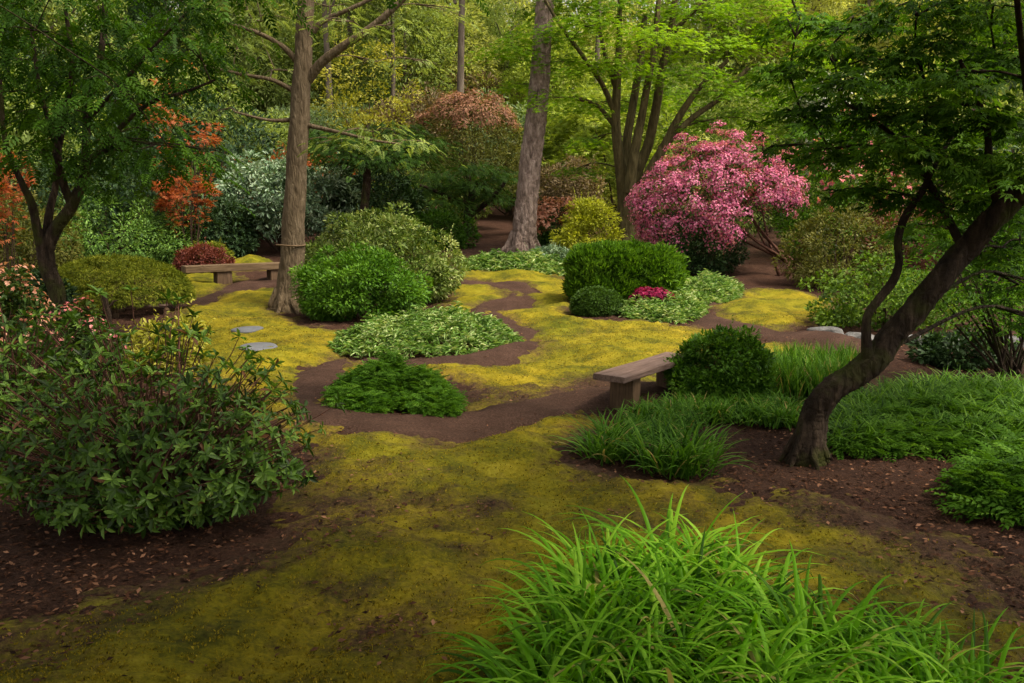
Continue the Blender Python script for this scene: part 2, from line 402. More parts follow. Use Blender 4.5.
# ------------------------------------------------------------------ trees
def pads_to_bunch(b, pads, tpl, size, dens, thick=.12, droop=.35, jit=.35, fall=.35, tone=.14):
    """pads: (centre 3, radius). Leaves spread on flat, drooping, ragged discs."""
    for (c, R) in pads:
        n = max(8, int(dens * R * R)); a0 = U(0, 6.28)
        a = U(0, 2 * math.pi, n); lob = 1 + .28 * np.sin(3 * a + a0) + .18 * np.sin(7 * a + 2 * a0)
        r = R * np.sqrt(U(0, 1, n)) * lob
        p = np.stack([np.cos(a) * r, np.sin(a) * r * .9, rng.normal(size=n) * thick * R - droop * R * (r / R) ** 2], -1)
        p += np.asarray(c)
        ax = np.stack([np.cos(a), np.sin(a), -fall * np.ones(n)], -1) + jit * rdir(n)
        b.add(tpl, p, ax, np.array([0, 0, 1.0]) + jit * rdir(n), size * U(.65, 1.2, n), .5 + tone * rng.normal() + .2 * rng.normal(size=n))
def connect(ts, skel, pads, o, r0=.03, sag=.1, seg=5):
    """A branch from the nearest lower point of the skeleton to each pad, added to the mesh of the limb it grows from."""
    S = np.array([p for p, r, i in skel]); RR = np.array([r for p, r, i in skel]); I = np.array([i for p, r, i in skel])
    pads = sorted(pads, key=lambda q: np.min(np.linalg.norm(S - np.asarray(q[0]), axis=1)))
    for (c, R) in pads:
        c = np.asarray(c); d = np.linalg.norm((S - c) * np.array([1, 1, .8]), axis=1) + np.where(S[:, 2] > c[2] - .05 * R, 3, 0)
        k = int(np.argmin(d)); s = S[k]; L = np.linalg.norm(c - s); t = ts[I[k]]
        m = s + (c - s) * .5 + np.array([U(-.06, .06) * L, U(-.06, .06) * L, sag * L])
        p = catmull([s, m, c], 5); rr = np.linspace(min(r0 * (.5 + .3 * L), RR[k] * .8), .006, len(p)); t.add(p - o, rr, seg)
        S = np.vstack([S, p[3:]]); RR = np.concatenate([RR, np.maximum(rr[3:], .012)]); I = np.concatenate([I, np.full(len(p) - 3, I[k])])
        for q in range(3):    # side twigs under the pad
            a = U(0, 6.28); e = c + R * .7 * np.array([math.cos(a), math.sin(a), -.15])
            t.add(np.array([p[len(p) // 2 + 1], (p[-1] + e) / 2 + np.array([0, 0, .03]), e]) - o, [.010 * (1 + .3 * L), .007, .003], 4)
def stroke(pts, depth):
    """[(px, py, width px, dy)] -> points and radii at DEPTH (+dy metres)."""
    q = [P(x, y, depth + d) for x, y, w, d in pts]; r = [w / 2 * (depth + d) / FPX for x, y, w, d in pts]
    c = catmull(np.column_stack([np.array(q), r]), 14)
    return c[:, :3], np.abs(c[:, 3])
def rel(c, o): return np.asarray(c, float) - np.asarray(o, float)

# ================================================================== THE GROUND
def poly_px(p): return np.array([tuple(G(*q))[:2] for q in p])
def smooth_poly(p, closed=True):
    q = np.array(p, float)
    if closed: q = np.vstack([q[-1], q, q[0], q[1]]); c = catmull(q, 5); return c[5:-5]
    return catmull(q, 6)
def sdf(x, y, poly):
    """Signed distance to a polygon, positive inside."""
    d = np.full(x.shape, 1e9); ins = np.zeros(x.shape, bool); n = len(poly)
    for i in range(n):
        ax, ay = poly[i]; bx, by = poly[(i + 1) % n]; ex, ey = bx - ax, by - ay
        t = np.clip(((x - ax) * ex + (y - ay) * ey) / (ex * ex + ey * ey + 1e-12), 0, 1)
        d = np.minimum(d, np.hypot(x - ax - t * ex, y - ay - t * ey))
        if ay != by: ins ^= ((ay > y) != (by > y)) & (x < ex * (y - ay) / (by - ay) + ax)
    return np.where(ins, d, -d)
def line_sd(x, y, pts, wid):
    """wid(t)/2 - distance to a polyline of (x, y, width)."""
    out = np.full(x.shape, -1e9)
    for (ax, ay, wa), (bx, by, wb) in zip(pts[:-1], pts[1:]):
        ex, ey = bx - ax, by - ay; t = np.clip(((x - ax) * ex + (y - ay) * ey) / (ex * ex + ey * ey + 1e-12), 0, 1)
        out = np.maximum(out, (wa + (wb - wa) * t) / 2 - np.hypot(x - ax - t * ex, y - ay - t * ey))
    return out
def px_path(p):
    """pixel centre line with width as seen across (pixels tall) -> (x, y, width in metres)."""
    o = []
    for px, py, wpx in p:
        o.append((px, py, wpx))
    c = catmull(np.array(o, float), 5); t = nrm(np.gradient(c[:, :2], axis=0)); n = np.stack([-t[:, 1], t[:, 0]], -1)
    hw = c[:, 2:3] / 2; l = c[:, :2] + n * hw; r_ = c[:, :2] - n * hw
    return poly_px([tuple(v) for v in np.vstack([l, r_[::-1]])])

LAWN = smooth_poly(poly_px([(176, 335), (186, 308), (215, 298), (262, 289), (300, 303), (360, 318), (425, 312), (455, 296), (452, 276), (500, 270), (560, 276), (578, 300),
        (585, 316), (640, 322), (700, 330), (760, 342), (800, 350), (740, 362), (690, 352), (660, 380), (640, 400), (600, 425), (560, 455), (575, 470), (640, 484), (760, 500),
        (880, 520), (980, 570), (1040, 640), (1060, 760), (512, 800), (-160, 800), (-140, 650), (-60, 632), (70, 616), (180, 588), (262, 560), (318, 520), (318, 480), (300, 450), (262, 420), (215, 385), (185, 360)]))
RLAWN = smooth_poly(poly_px([(728, 300), (760, 292), (800, 293), (835, 302), (830, 318), (800, 328), (765, 330), (728, 322), (718, 312)]))
LLAWN = smooth_poly(poly_px([(160, 282), (200, 275), (236, 277), (228, 286), (200, 296), (180, 300), (160, 295)]))
MOUND = smooth_poly(poly_px([(222, 268), (240, 260), (262, 260), (280, 268), (262, 273), (235, 273)]))
PATH1A = px_path([(450, 283, 7), (488, 285, 8), (518, 290, 12), (525, 299, 17), (500, 307, 12), (479, 314, 15), (490, 322, 15), (518, 332, 17), (529, 345, 18), (498, 358, 12),
                 (430, 363, 7), (360, 362, 8)])
PATH1B = px_path([(352, 361, 8), (328, 376, 26), (305, 395, 34), (325, 416, 32), (390, 429, 24), (450, 427, 22), (520, 414, 22), (580, 405, 22), (650, 397, 20), (700, 390, 18)])
PATH2 = px_path([(200, 303, 8), (216, 296, 9), (240, 287, 9), (268, 281, 9), (300, 276, 9)])
PATH3 = px_path([(742, 292, 10), (715, 300, 14), (700, 312, 18), (716, 324, 15), (752, 331, 10), (800, 338, 8), (860, 345, 8)])
BEDS = [smooth_poly(poly_px(p)) for p in (
    [(272, 312), (300, 300), (400, 300), (445, 305), (430, 322), (380, 332), (320, 330), (285, 320)],
    [(335, 348), (420, 335), (520, 338), (526, 352), (440, 366), (360, 366)],
    [(330, 410), (380, 372), (450, 385), (462, 415), (400, 426)],
    [(572, 318), (590, 300), (700, 300), (690, 322), (600, 322)])]

xs = np.concatenate([-np.geomspace(160, 14.2, 26), np.arange(-14, 14.01, .062), np.geomspace(14.2, 160, 26)])
ys = np.concatenate([np.linspace(-60, 1.6, 14), np.arange(1.8, 13, .055), np.arange(13, 31, .11), np.geomspace(31.2, 260, 34)])
XX, YY = np.meshgrid(xs, ys); shp = XX.shape
d_l = sdf(XX, YY, LAWN); d_r = np.maximum.reduce([sdf(XX, YY, RLAWN), sdf(XX, YY, LLAWN), sdf(XX, YY, MOUND)])
d_lawn = np.maximum(d_l, d_r)
d_path = np.maximum.reduce([sdf(XX, YY, p) for p in (PATH1A, PATH1B, PATH2, PATH3)]) + .04 * fnoise(XX, YY, 1.6, 31)
d_bed = np.maximum.reduce([sdf(XX, YY, b) for b in BEDS])
wob = .08 * fnoise(XX, YY, 1.6, 5, 2) + .012 * fnoise(XX, YY, .3, 6, 2)
d_moss = np.minimum(d_lawn, np.minimum(-d_path, -d_bed)) + wob
nearm = np.clip((30 - YY) / 8, 0, 1) * (np.abs(XX) < 14.1)
ZG = T(YY) + nearm * (.018 * fnoise(XX, YY, .35, 7) + .05 * fnoise(XX, YY, 2.2, 8, 2)) + np.where(nearm > 0, rng.normal(size=shp) * .006, 0)
ZG += np.clip((np.abs(XX) - 15) / 40, 0, 1) ** 1.4 * np.clip((YY - 5) / 40, 0, 1) * 5
def sheet(name, Z, mask, mat, kind, extra=None, label=None):
    """A sheet on the shared grid, only where mask holds."""
    q = mask[:-1, :-1] | mask[1:, :-1] | mask[:-1, 1:] | mask[1:, 1:]
    idx = np.arange(XX.size).reshape(shp)
    F = np.stack([idx[:-1, :-1], idx[:-1, 1:], idx[1:, 1:], idx[1:, :-1]], -1)[q]
    used = np.unique(F); remap = np.zeros(XX.size, np.int64); remap[used] = np.arange(len(used))
    V = np.stack([XX.ravel()[used], YY.ravel()[used], Z.ravel()[used]], -1)
    o = put(name, V, remap[F], mat, smooth=True); o['kind'] = kind
    if extra is not None:
        a = o.data.attributes.new('bare', 'FLOAT', 'POINT'); a.data.foreach_set('value', np.ascontiguousarray(extra.ravel()[used], np.float32))
    return o
sheet('ground', ZG - np.where(d_path > .05, .0, 0), np.ones(shp, bool), M['soil'], 'structure')
ZP = T(YY) + nearm * .05 * fnoise(XX, YY, 2.2, 8, 2) + np.clip(d_path + .05 * fnoise(XX, YY, .5, 15), -.3, .12) * .25 + .012 + .005 * fnoise(XX, YY, .25, 9)
ZP = np.where(d_path > .08, np.maximum(ZP, ZG + .004), ZP)
sheet('path', ZP, d_path > -.2, M['path'], 'structure')
puff = .03 * np.clip(d_moss / .2, -2.5, 1) + .03 * np.clip(d_moss / 1.0, 0, 1) - .006
lumps = nearm * (.03 * np.abs(fnoise(XX, YY, .34, 12, 3)) + .03 * fnoise(XX, YY, 1.1, 13, 2)) + rng.normal(size=shp) * .006
ZM = T(YY) + nearm * .05 * fnoise(XX, YY, 2.2, 8, 2) + puff + lumps + .012
ZM += .22 * np.clip(sdf(XX, YY, MOUND) / .8, 0, 1) ** .7
def blob(px, py, wpx, hpx, amp):
    g = G(px, py); g2 = G(px, py + hpx); sx = wpx * g.y / FPX / 2; sy = abs(g.y - g2.y)
    return amp * np.exp(-((XX - g.x) / sx) ** 2 - ((YY - g.y) / sy) ** 2)
bare = .05 + .13 * np.clip((8 - YY) / 3, 0, 1) + .22 * fnoise(XX, YY, 1.3, 21) + .10 * fnoise(XX, YY, .4, 22)
for bl in [(490, 515, 80, 14, .6), (400, 510, 150, 15, .32), (340, 530, 110, 14, .4), (420, 545, 130, 12, .26), (470, 560, 120, 10, .2), (230, 560, 160, 22, .35), (380, 600, 160, 22, .25), (390, 650, 120, 26, .3), (640, 476, 110, 8, .5),
           (820, 530, 300, 22, .2), (960, 560, 260, 50, .2), (900, 620, 260, 50, .16), (150, 640, 180, 22, .08), (540, 391, 150, 10, .32), (480, 397, 130, 10, .28), (600, 385, 90, 9, .4), (340, 380, 60, 14, .2), (470, 372, 120, 8, .12), (285, 470, 90, 30, .2),
           (430, 460, 140, 14, .18), (690, 330, 60, 6, .25), (800, 322, 60, 6, .3), (700, 515, 120, 10, .15)]: bare += blob(*bl)
bare += np.clip(11 - YY, 0, 1) * (.5 * np.clip(1 - (d_moss + .1 * fnoise(XX, YY, .5, 41)) / .55, 0, 1) ** 1.2 + .06) + .62 * np.clip(1 - d_moss / .4, 0, 1) ** 1.3 * (YY >= 11)
sheet('moss_lawn', ZM, d_moss > -.28, M['moss'], 'structure', bare)
# height look-up for what lies on the lawn
def zlawn(x, y):
    i = np.clip(np.searchsorted(ys, y), 0, len(ys) - 1); j = np.clip(np.searchsorted(xs, x), 0, len(xs) - 1)
    return ZM[i, j], d_moss[i, j], ZG[i, j], bare[i, j], d_path[i, j]
# moss fuzz: short shoots over the near lawn
nt_ = 330000
yy = 3.2 + 12.5 * U(0, 1, nt_) ** 1.7; xx = U(-.75, .75, nt_) * yy
zm, dm, zg, br, dp = zlawn(xx, yy)
k = (dm > .02) & (br + .3 * rng.normal(size=nt_) < .42); xx, yy, zm = xx[k], yy[k], zm[k]
b = Bunch(); pp = np.stack([xx, yy, zm - .006], -1)
b.add(_leaf4(.5, .0), pp, np.array([0, 0, 1.0]) + .9 * rdir(len(pp)), rdir(len(pp)), U(.007, .019, len(pp)) * (1 + .05 * np.clip(pp[:, 1] - 5, 0, 9)), .45 + .33 * rng.normal(size=len(pp)))
o = b.put('moss_shoots', M['moss_tuft']); o['kind'] = 'stuff'
# bark chips and dead leaves on the bare soil
nt_ = 60000
yy = 3.3 + 13.5 * U(0, 1, nt_) ** 1.4; xx = U(-.8, .8, nt_) * yy
zm, dm, zg, br, dp = zlawn(xx, yy)
k = ((dm < 0.0) & ((dp < -.05) | (rng.random(nt_) < .35))) | (br > .6) & (rng.random(nt_) < .3) | ((rng.random(nt_) < .012 + .30 * (br > .42)) & (dm > 0))
xx, yy = xx[k], yy[k]; zz = np.maximum(zg[k], np.where(dm[k] > 0, zm[k], -9)) + .006 + .012 * (dp[k] > -.03)
b = Bunch(); pp = np.stack([xx, yy, zz], -1); a = U(0, 6.28, len(pp))
b.add(_leaf4(.45, .05), pp, np.stack([np.cos(a), np.sin(a), U(-.15, .35, len(pp))], -1), np.array([0, 0, 1.]) + .5 * rdir(len(pp)), U(.015, .055, len(pp)), .42 + .26 * rng.normal(size=len(pp)))
o = b.put('bark_chips', M['litter']); o['kind'] = 'stuff'

# ================================================================== LEAF MATERIALS
M['rhodo'] = leafmat('rhodo', (.024, .056, .006), (.07, .155, .017), (.2, .34, .05), .45, .28, .3, straw=(.16, .065, .025))
M['azalea_leaf'] = leafmat('azalea_leaf', (.018, .04, .008), (.04, .085, .015), (.09, .14, .03), .5)
M['salmon'] = leafmat('salmon', (.36, .12, .07), (.55, .24, .15), (.7, .4, .3), .6, .35, .2)
M['pinkfl'] = leafmat('pinkfl', (.36, .05, .15), (.57, .135, .29), (.78, .36, .5), .6, .35, .2)
M['pinkfl2'] = leafmat('pinkfl2', (.45, .1, .12), (.68, .22, .24), (.8, .36, .34), .6, .35, .2)
M['magenta'] = leafmat('magenta', (.10, .002, .022), (.24, .006, .055), (.38, .02, .1), .6, .35, .2)
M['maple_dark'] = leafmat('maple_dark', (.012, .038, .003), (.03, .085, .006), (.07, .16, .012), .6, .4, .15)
M['maple_mid'] = leafmat('maple_mid', (.02, .06, .003), (.055, .145, .008), (.13, .26, .02), .6, .42, .15)  # mid green leaf colour between the dark and bright maples
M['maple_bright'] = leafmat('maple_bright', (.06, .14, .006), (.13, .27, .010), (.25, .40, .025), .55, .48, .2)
M['orange'] = leafmat('orange', (.16, .035, .014), (.36, .085, .03), (.5, .18, .07), .55, .35)
M['russet'] = leafmat('russet', (.06, .022, .014), (.13, .05, .03), (.22, .1, .055), .55, .25)
M['newgrowth'] = leafmat('newgrowth', (.14, .06, .035), (.26, .12, .07), (.38, .2, .12), .6, .3)
M['redbrown'] = leafmat('redbrown', (.06, .016, .012), (.16, .042, .03), (.26, .08, .055), .5, .25)
M['bluegreen'] = leafmat('bluegreen', (.04, .09, .04), (.14, .24, .12), (.42, .52, .36), .38, .15, .5)
M['deepgreen'] = leafmat('deepgreen', (.012, .03, .01), (.028, .065, .018), (.06, .115, .035), .45, .2)
M['spread'] = leafmat('spread', (.04, .1, .02), (.11, .23, .04), (.24, .38, .09), .5, .25)
M['olive'] = leafmat('olive', (.04, .05, .008), (.11, .12, .02), (.2, .19, .05), .55, .3)
M['boxy'] = leafmat('boxy', (.025, .085, .006), (.068, .175, .011), (.15, .30, .03), .5, .3)
M['variegated'] = leafmat('variegated', (.05, .1, .012), (.13, .2, .03), (.34, .38, .14), .5, .25, stops=(.1, .55, .95))
M['hosta'] = leafmat('hosta', (.05, .13, .02), (.14, .27, .05), (.5, .56, .28), .5, .3, stops=(.1, .5, .95))
M['fern'] = leafmat('fern', (.025, .085, .006), (.065, .165, .013), (.14, .28, .035), .65, .38, .1)
M['loose'] = leafmat('loose', (.03, .07, .006), (.075, .15, .012), (.18, .28, .03), .6, .35)
M['layer_dark'] = leafmat('layer_dark', (.014, .036, .005), (.03, .078, .009), (.065, .14, .016), .6, .3)
M['yellowgreen'] = leafmat('yellowgreen', (.16, .19, .02), (.38, .42, .04), (.6, .6, .12), .55, .45)  # strong yellow green leaf colour, nothing emissive
M['column'] = leafmat('column', (.03, .09, .006), (.08, .19, .012), (.16, .3, .03), .5, .35)
M['neat'] = leafmat('neat', (.025, .06, .008), (.05, .11, .014), (.09, .17, .03), .5, .25)
M['mossy'] = leafmat('mossy', (.05, .075, .005), (.125, .16, .010), (.27, .28, .03), .7, .25)
M['lime'] = leafmat('lime', (.1, .17, .02), (.23, .32, .04), (.4, .47, .1), .5, .45)
M['gold'] = leafmat('gold', (.14, .16, .015), (.30, .30, .035), (.48, .45, .1), .5, .4)
M['grass'] = leafmat('grass', (.04, .13, .005), (.125, .34, .011), (.29, .52, .045), .5, .42, .15, straw=(.42, .34, .12))
M['grass2'] = leafmat('grass2', (.03, .1, .006), (.07, .185, .014), (.165, .32, .045), .5, .38, .12, straw=(.35, .28, .1))
M['grass3'] = leafmat('grass3', (.025, .09, .005), (.075, .19, .012), (.18, .34, .035), .5, .38, .2)
M['bg_mid'] = leafmat('bg_mid', (.065, .1, .022), (.18, .25, .06), (.34, .41, .14), .6, .42)
M['bg_light'] = leafmat('bg_light', (.2, .23, .05), (.42, .46, .13), (.6, .62, .27), .6, .5)
M['bg_dark'] = leafmat('bg_dark', (.012, .03, .012), (.03, .065, .024), (.065, .115, .045), .55, .25)
M['bg_teal'] = leafmat('bg_teal', (.06, .11, .05), (.16, .23, .11), (.3, .37, .2), .6, .4)
M['bg_brown'] = leafmat('bg_brown', (.08, .06, .03), (.17, .125, .065), (.28, .21, .12), .6, .3)
M['white_fl'] = leafmat('white_fl', (.3, .36, .28), (.55, .58, .5), (.8, .8, .74), .6, .3)

# ================================================================== BENCHES, RAIL, STONES
def woodmat(name, c1, c2, c3, sc=(2, 26, 26)):
    m, nt = new_mat(name); L = nt.links
    tc = N(nt, 'ShaderNodeTexCoord'); mp = N(nt, 'ShaderNodeMapping'); mp.inputs['Scale'].default_value = sc
    L.new(tc.outputs['Object'], mp.inputs[0])
    n1 = N(nt, 'ShaderNodeTexNoise', i_Scale=1.5, i_Detail=8, i_Roughness=.7, i_Distortion=.4); L.new(mp.outputs[0], n1.inputs['Vector'])
    r = ramp(nt, [(.3, c1), (.5, c2), (.7, c3)]); L.new(n1.outputs['Fac'], r.inputs['Fac'])
    b = N(nt, 'ShaderNodeBump', i_Strength=.5, i_Distance=.008); L.new(n1.outputs['Fac'], b.inputs['Height'])
    p = N(nt, 'ShaderNodeBsdfPrincipled', i_Roughness=.75); p.inputs['Specular IOR Level'].default_value = .25
    L.new(r.outputs['Color'], p.inputs['Base Color']); L.new(b.outputs[0], p.inputs['Normal'])
    o = N(nt, 'ShaderNodeOutputMaterial'); L.new(p.outputs[0], o.inputs['Surface'])
    return m
M['wood_grey'] = woodmat('wood_grey', (.06, .036, .028), (.15, .095, .078), (.25, .17, .145))
M['wood_leg'] = woodmat('wood_leg', (.04, .024, .014), (.10, .06, .034), (.16, .1, .06), (24, 24, 2))
M['wood_tan'] = woodmat('wood_tan', (.055, .033, .018), (.125, .08, .043), (.2, .135, .08))
def block(name, size, loc, mat, parent, bev=.008, rough=.003, cuts=5):
    bm = bmesh.new(); bmesh.ops.create_cube(bm, size=1)
    bmesh.ops.scale(bm, vec=size, verts=bm.verts)
    bmesh.ops.bevel(bm, geom=bm.edges[:], offset=bev, segments=2, affect='EDGES')
    lx = max(range(3), key=lambda i: size[i])
    es = [e for e in bm.edges if abs((e.verts[0].co - e.verts[1].co)[lx]) > size[lx] * .5]
    bmesh.ops.subdivide_edges(bm, edges=es, cuts=cuts)
    for v in bm.verts: v.co += Vector((random.uniform(-1, 1), random.uniform(-1, 1), random.uniform(-1, 1))) * rough
    me = bpy.data.meshes.new(name); bm.to_mesh(me); bm.free(); me.materials.append(mat)
    o = bpy.data.objects.new(name, me); COL.objects.link(o); o.location = loc; o.parent = parent
    return o
random.seed(3)
HB = .43
a_, b_ = PZ(592.5, 373.5, HB), PZ(666, 352, HB); ang = math.atan2(b_.y - a_.y, b_.x - a_.x); LB = 1.62; WB = .36
u_ = Vector((math.cos(ang), math.sin(ang), 0)); v_ = Vector((math.sin(ang), -math.cos(ang), 0))
ce = Vector((a_.x, a_.y, 0)) + u_ * LB / 2 + v_ * WB / 2
bench = thing('garden_bench', 'backless bench of one thick weathered plank on block legs beside the rounded green shrub', 'bench', (ce.x, ce.y, 0)); bench.rotation_euler.z = ang
block('seat', (LB, WB, .062), (0, 0, HB - .031), M['wood_grey'], bench, .006)
for sx in (-1, 1): block('leg', (.17, .27, HB + .03), (sx * (LB / 2 - .3) + .05, 0, (HB - .062) / 2 - .047), M['wood_leg'], bench, .01)
g0, g1 = G(184, 281), G(282, 277); hb = .42
A = P(183, 270.5, g0.y - .9); B = P(283, 264.5, g1.y - .3); ce = (A + B) / 2; ang = math.atan2(B.y - A.y, B.x - A.x); LB = math.hypot(B.y - A.y, B.x - A.x); zc = float(T(ce.y)) + .03
fb = thing('low_bench', 'long low timber bench half hidden behind the tall brown trunk', 'bench', (ce.x, ce.y, zc)); fb.rotation_euler.z = ang
sz_ = ce.z - zc; block('seat', (LB, .42, .15), (0, 0, sz_), M['wood_tan'], fb, .012)
for sx in (-.12, .42): block('leg', (.34, .34, sz_), (sx * LB, 0, sz_ / 2 - .078), M['wood_leg'], fb, .012)
g0 = G(140, 318); A = P(113, 308, g0.y); B = P(168, 303, g0.y + .25); ce = (A + B) / 2; ang = math.atan2(B.y - A.y, B.x - A.x); LB = (B - A).length; zc = float(T(ce.y))
rl = thing('log_rail', 'pale weathered log rail with two short posts under the moss covered dome', 'rail', (ce.x, ce.y, zc)); rl.rotation_euler.z = ang
block('rail', (LB, .12, .09), (0, 0, ce.z - zc), M['wood_grey'], rl, .03, .008)
for sx in (-.46, .46): block('post', (.1, .1, ce.z - zc), (sx * LB, 0, (ce.z - zc) / 2 - .048), M['wood_leg'], rl, .02, .006)
g0 = G(109, 338); st = Tubes(); tp = P(106, 292, g0.y)
sk = thing('wooden_stake', 'thin upright dark stake standing by the pink azalea flowers', 'stake', g0)
st.add([(0, 0, -.1), (.02, 0, (tp.z - g0.z) * .5), (-.03, 0, tp.z - g0.z)], [.05, .045, .04], 7, .05); st.put('stake_pole', M['stem'], sk)
st = Tubes(); st.add([(.0, .0, (tp.z - g0.z) * .62), (.12, 0, (tp.z - g0.z) * .8), (.18, 0, (tp.z - g0.z) * .82)], [.02, .016, .01], 5); st.put('side_twig', M['stem'], sk)
M['stone'] = groundmat('stone', [(.3, (.03, .028, .026)), (.5, (.10, .097, .095)), (.66, (.24, .232, .228))], 4, 40, .6, .02, .45, .8)
M['slab'] = groundmat('slab', [(.3, (.07, .072, .078)), (.5, (.12, .125, .14)), (.7, (.19, .195, .21))], 3, 50, .3, .01, .4, .55)
def stone(name, label, cat, cx, cy, wpx, hpx, mat, dpt=.6, seed=0, group=None, sink=.3, flat=False):
    g = G(cx, cy); s = g.y / FPX; r = random.Random(seed)
    bm = bmesh.new(); bmesh.ops.create_icosphere(bm, subdivisions=3, radius=1)
    fr = [(Vector((r.uniform(-1, 1), r.uniform(-1, 1), r.uniform(-1, 1))) * (2.2 if flat else r.uniform(1.5, 7)), r.uniform(0, 6)) for _ in range(6 if flat else 12)]
    for v in bm.verts:
        n = sum(math.sin(v.co.dot(f) + p) for f, p in fr) * .06
        v.co *= 1 + n
        if v.co.z > .45: v.co.z = .45 + (v.co.z - .45) * (.25 if flat else .5)
        v.co = Vector((v.co.x * wpx / 2 * s, v.co.y * dpt * wpx / 2 * s, v.co.z * hpx * s * 1.4))
    me = bpy.data.meshes.new(name); bm.to_mesh(me); bm.free(); me.materials.append(mat)
    if flat:
        for p_ in me.polygons: p_.use_smooth = True
    o = bpy.data.objects.new(name, me); COL.objects.link(o)
    zz = zlawn(np.array([g.x]), np.array([g.y])); z0 = max(float(zz[2][0]), float(zz[0][0]) if zz[1][0] > 0 else -9)
    o.location = (g.x, g.y, z0 + hpx * s * 1.4 * (.45 - sink)); o.rotation_euler.z = r.uniform(-.2, .2)
    return tag(o, label, cat, group)
stone('stepping_stone', 'flat bluish grey stepping stone sunk in moss, the one nearer the tall brown trunk', 'stone', 246, 335, 34, 3, M['slab'], 1.1, 1, sink=.34, flat=True)
stone('stepping_stone', 'flat bluish grey stepping stone sunk in moss, the one nearer the foreground rhododendron', 'stone', 258, 353, 40, 3, M['slab'], 1.1, 2, sink=.34, flat=True)
for k, (cx, cy, w, h, t) in enumerate([(824, 338, 42, 8, 'pale flat stone at the moss end of the low rock edging'), (858, 340, 34, 7, 'small pale stone second from the moss end of the rock edging'),
        (897, 342, 40, 9, 'pale grey stone just behind the thin side branch of the leaning tree'), (938, 345, 46, 12, 'wide pale grey stone right behind the leaning trunk'),
        (978, 347, 36, 8, 'low grey stone beside the dark low shrub under the leaning tree'), (1010, 350, 48, 12, 'large pale stone of the rock edging at the foot of the multi stemmed bush')]):
    stone('edging_stone', t, 'stone', cx, cy - 1, w, h * .62, M['stone'], .6, 10 + k, 'stones of the low rock edging')

# ================================================================== MIDDLE SHRUBS AND GROUND COVER
shrub('round_shrub', 'bright green rounded shrub in front of a bigger cream tipped one', 'shrub', 362, 325, 124, 72, M['boxy'], LEAF4, .075, 26000, 200, .24, lump=.08, jit=.6, low=-.85, zc=.42)
shrub('cream_tipped_shrub', 'big domed shrub speckled with cream tipped leaves behind the bright green round shrub', 'shrub', 383, 309, 156, 94, M['variegated'], LEAF4, .085, 30000, 230, .3, lump=.08, jit=.6, low=-.8, zc=.4)
cover_patch('variegated_groundcover', 'low spreading patch of pale striped leaves between the round shrubs and the curved path', 'ground cover',
            [(330, 350), (340, 340), (372, 334), (420, 326), (470, 324), (505, 332), (522, 346), (500, 354), (450, 359), (400, 361), (350, 358)], 14000, .105, NARROW, M['hosta'], .42)
cover_patch('fern_mound', 'low ferny green mound inside the bend of the brown path', 'fern', [(330, 402), (345, 385), (395, 378), (440, 390), (460, 405), (455, 420), (430, 421), (398, 412), (372, 420), (340, 414)], 9500, .11, SPRAY, M['fern'], .5, jit=.5)
cover_patch('variegated_groundcover', 'thin pale green leafy drift at the foot of the grey pink pine trunk', 'ground cover', [(458, 266), (500, 262), (545, 263), (575, 270), (572, 278), (540, 276), (500, 271), (465, 272)], 7000, .16, NARROW, M['hosta'], .35)
shrub('grey_green_shrub', 'low greyish green bush just right of the pine trunk base', 'shrub', 552, 266, 48, 18, M['bluegreen'], LEAF4, .08, 6000, 60, .25, nst=4)
cover_patch('variegated_groundcover', 'pale striped leafy patch below the magenta flowers', 'ground cover', [(612, 314), (640, 300), (690, 296), (712, 304), (702, 318), (680, 325), (640, 323)], 11000, .11, NARROW, M['hosta'], .34)
cover_patch('variegated_groundcover', 'pale green leafy patch behind the magenta flowers, below the dark grey green bush', 'ground cover', [(672, 297), (690, 283), (730, 283), (744, 292), (735, 303), (708, 306)], 10000, .115, NARROW, M['hosta'], .35)
shrub('column_shrub', 'tall bright green shrub with a clipped upright side, just behind the small clipped dome', 'shrub', 603, 306, 72, 60, M['column'], NARROW, .11, 26000, 420, .2, sq=.62, lump=.02, jit=.5, zc=.5, low=-.9, droop=-1.3, shoots=0)
shrub('feathery_shrub', 'soft feathery bright green shrub merging with the clipped upright one', 'shrub', 638, 305, 84, 57, M['column'], NARROW, .12, 20000, 260, .2, lump=.05, jit=.6, zc=.45, sq=.8, droop=-.8)
shrub('clipped_dome', 'small tightly clipped dark green dome at the edge of the moss', 'shrub', 597, 317, 52, 29, M['neat'], LEAF4, .045, 16000, 260, .1, lump=.015, jit=.4, zc=.3, low=-.6, inner=.1, shoots=0)
shrub('magenta_flower_clump', 'small clump of deep magenta flowers among pale striped leaves', 'flowers', 653, 315, 44, 21, M['azalea_leaf'], LEAF4, .06, 2500, 60, .14, flowers=(M['magenta'], 3200, .04, .15), nst=3, shoots=0)
shrub('rounded_shrub', 'dense dark green rounded shrub growing against the far end of the plank bench', 'shrub', 719, 409, 98, 74, M['boxy'], LEAF4, .055, 24000, 170, .15, lump=.09, jit=.6, low=-.85, zc=.42)
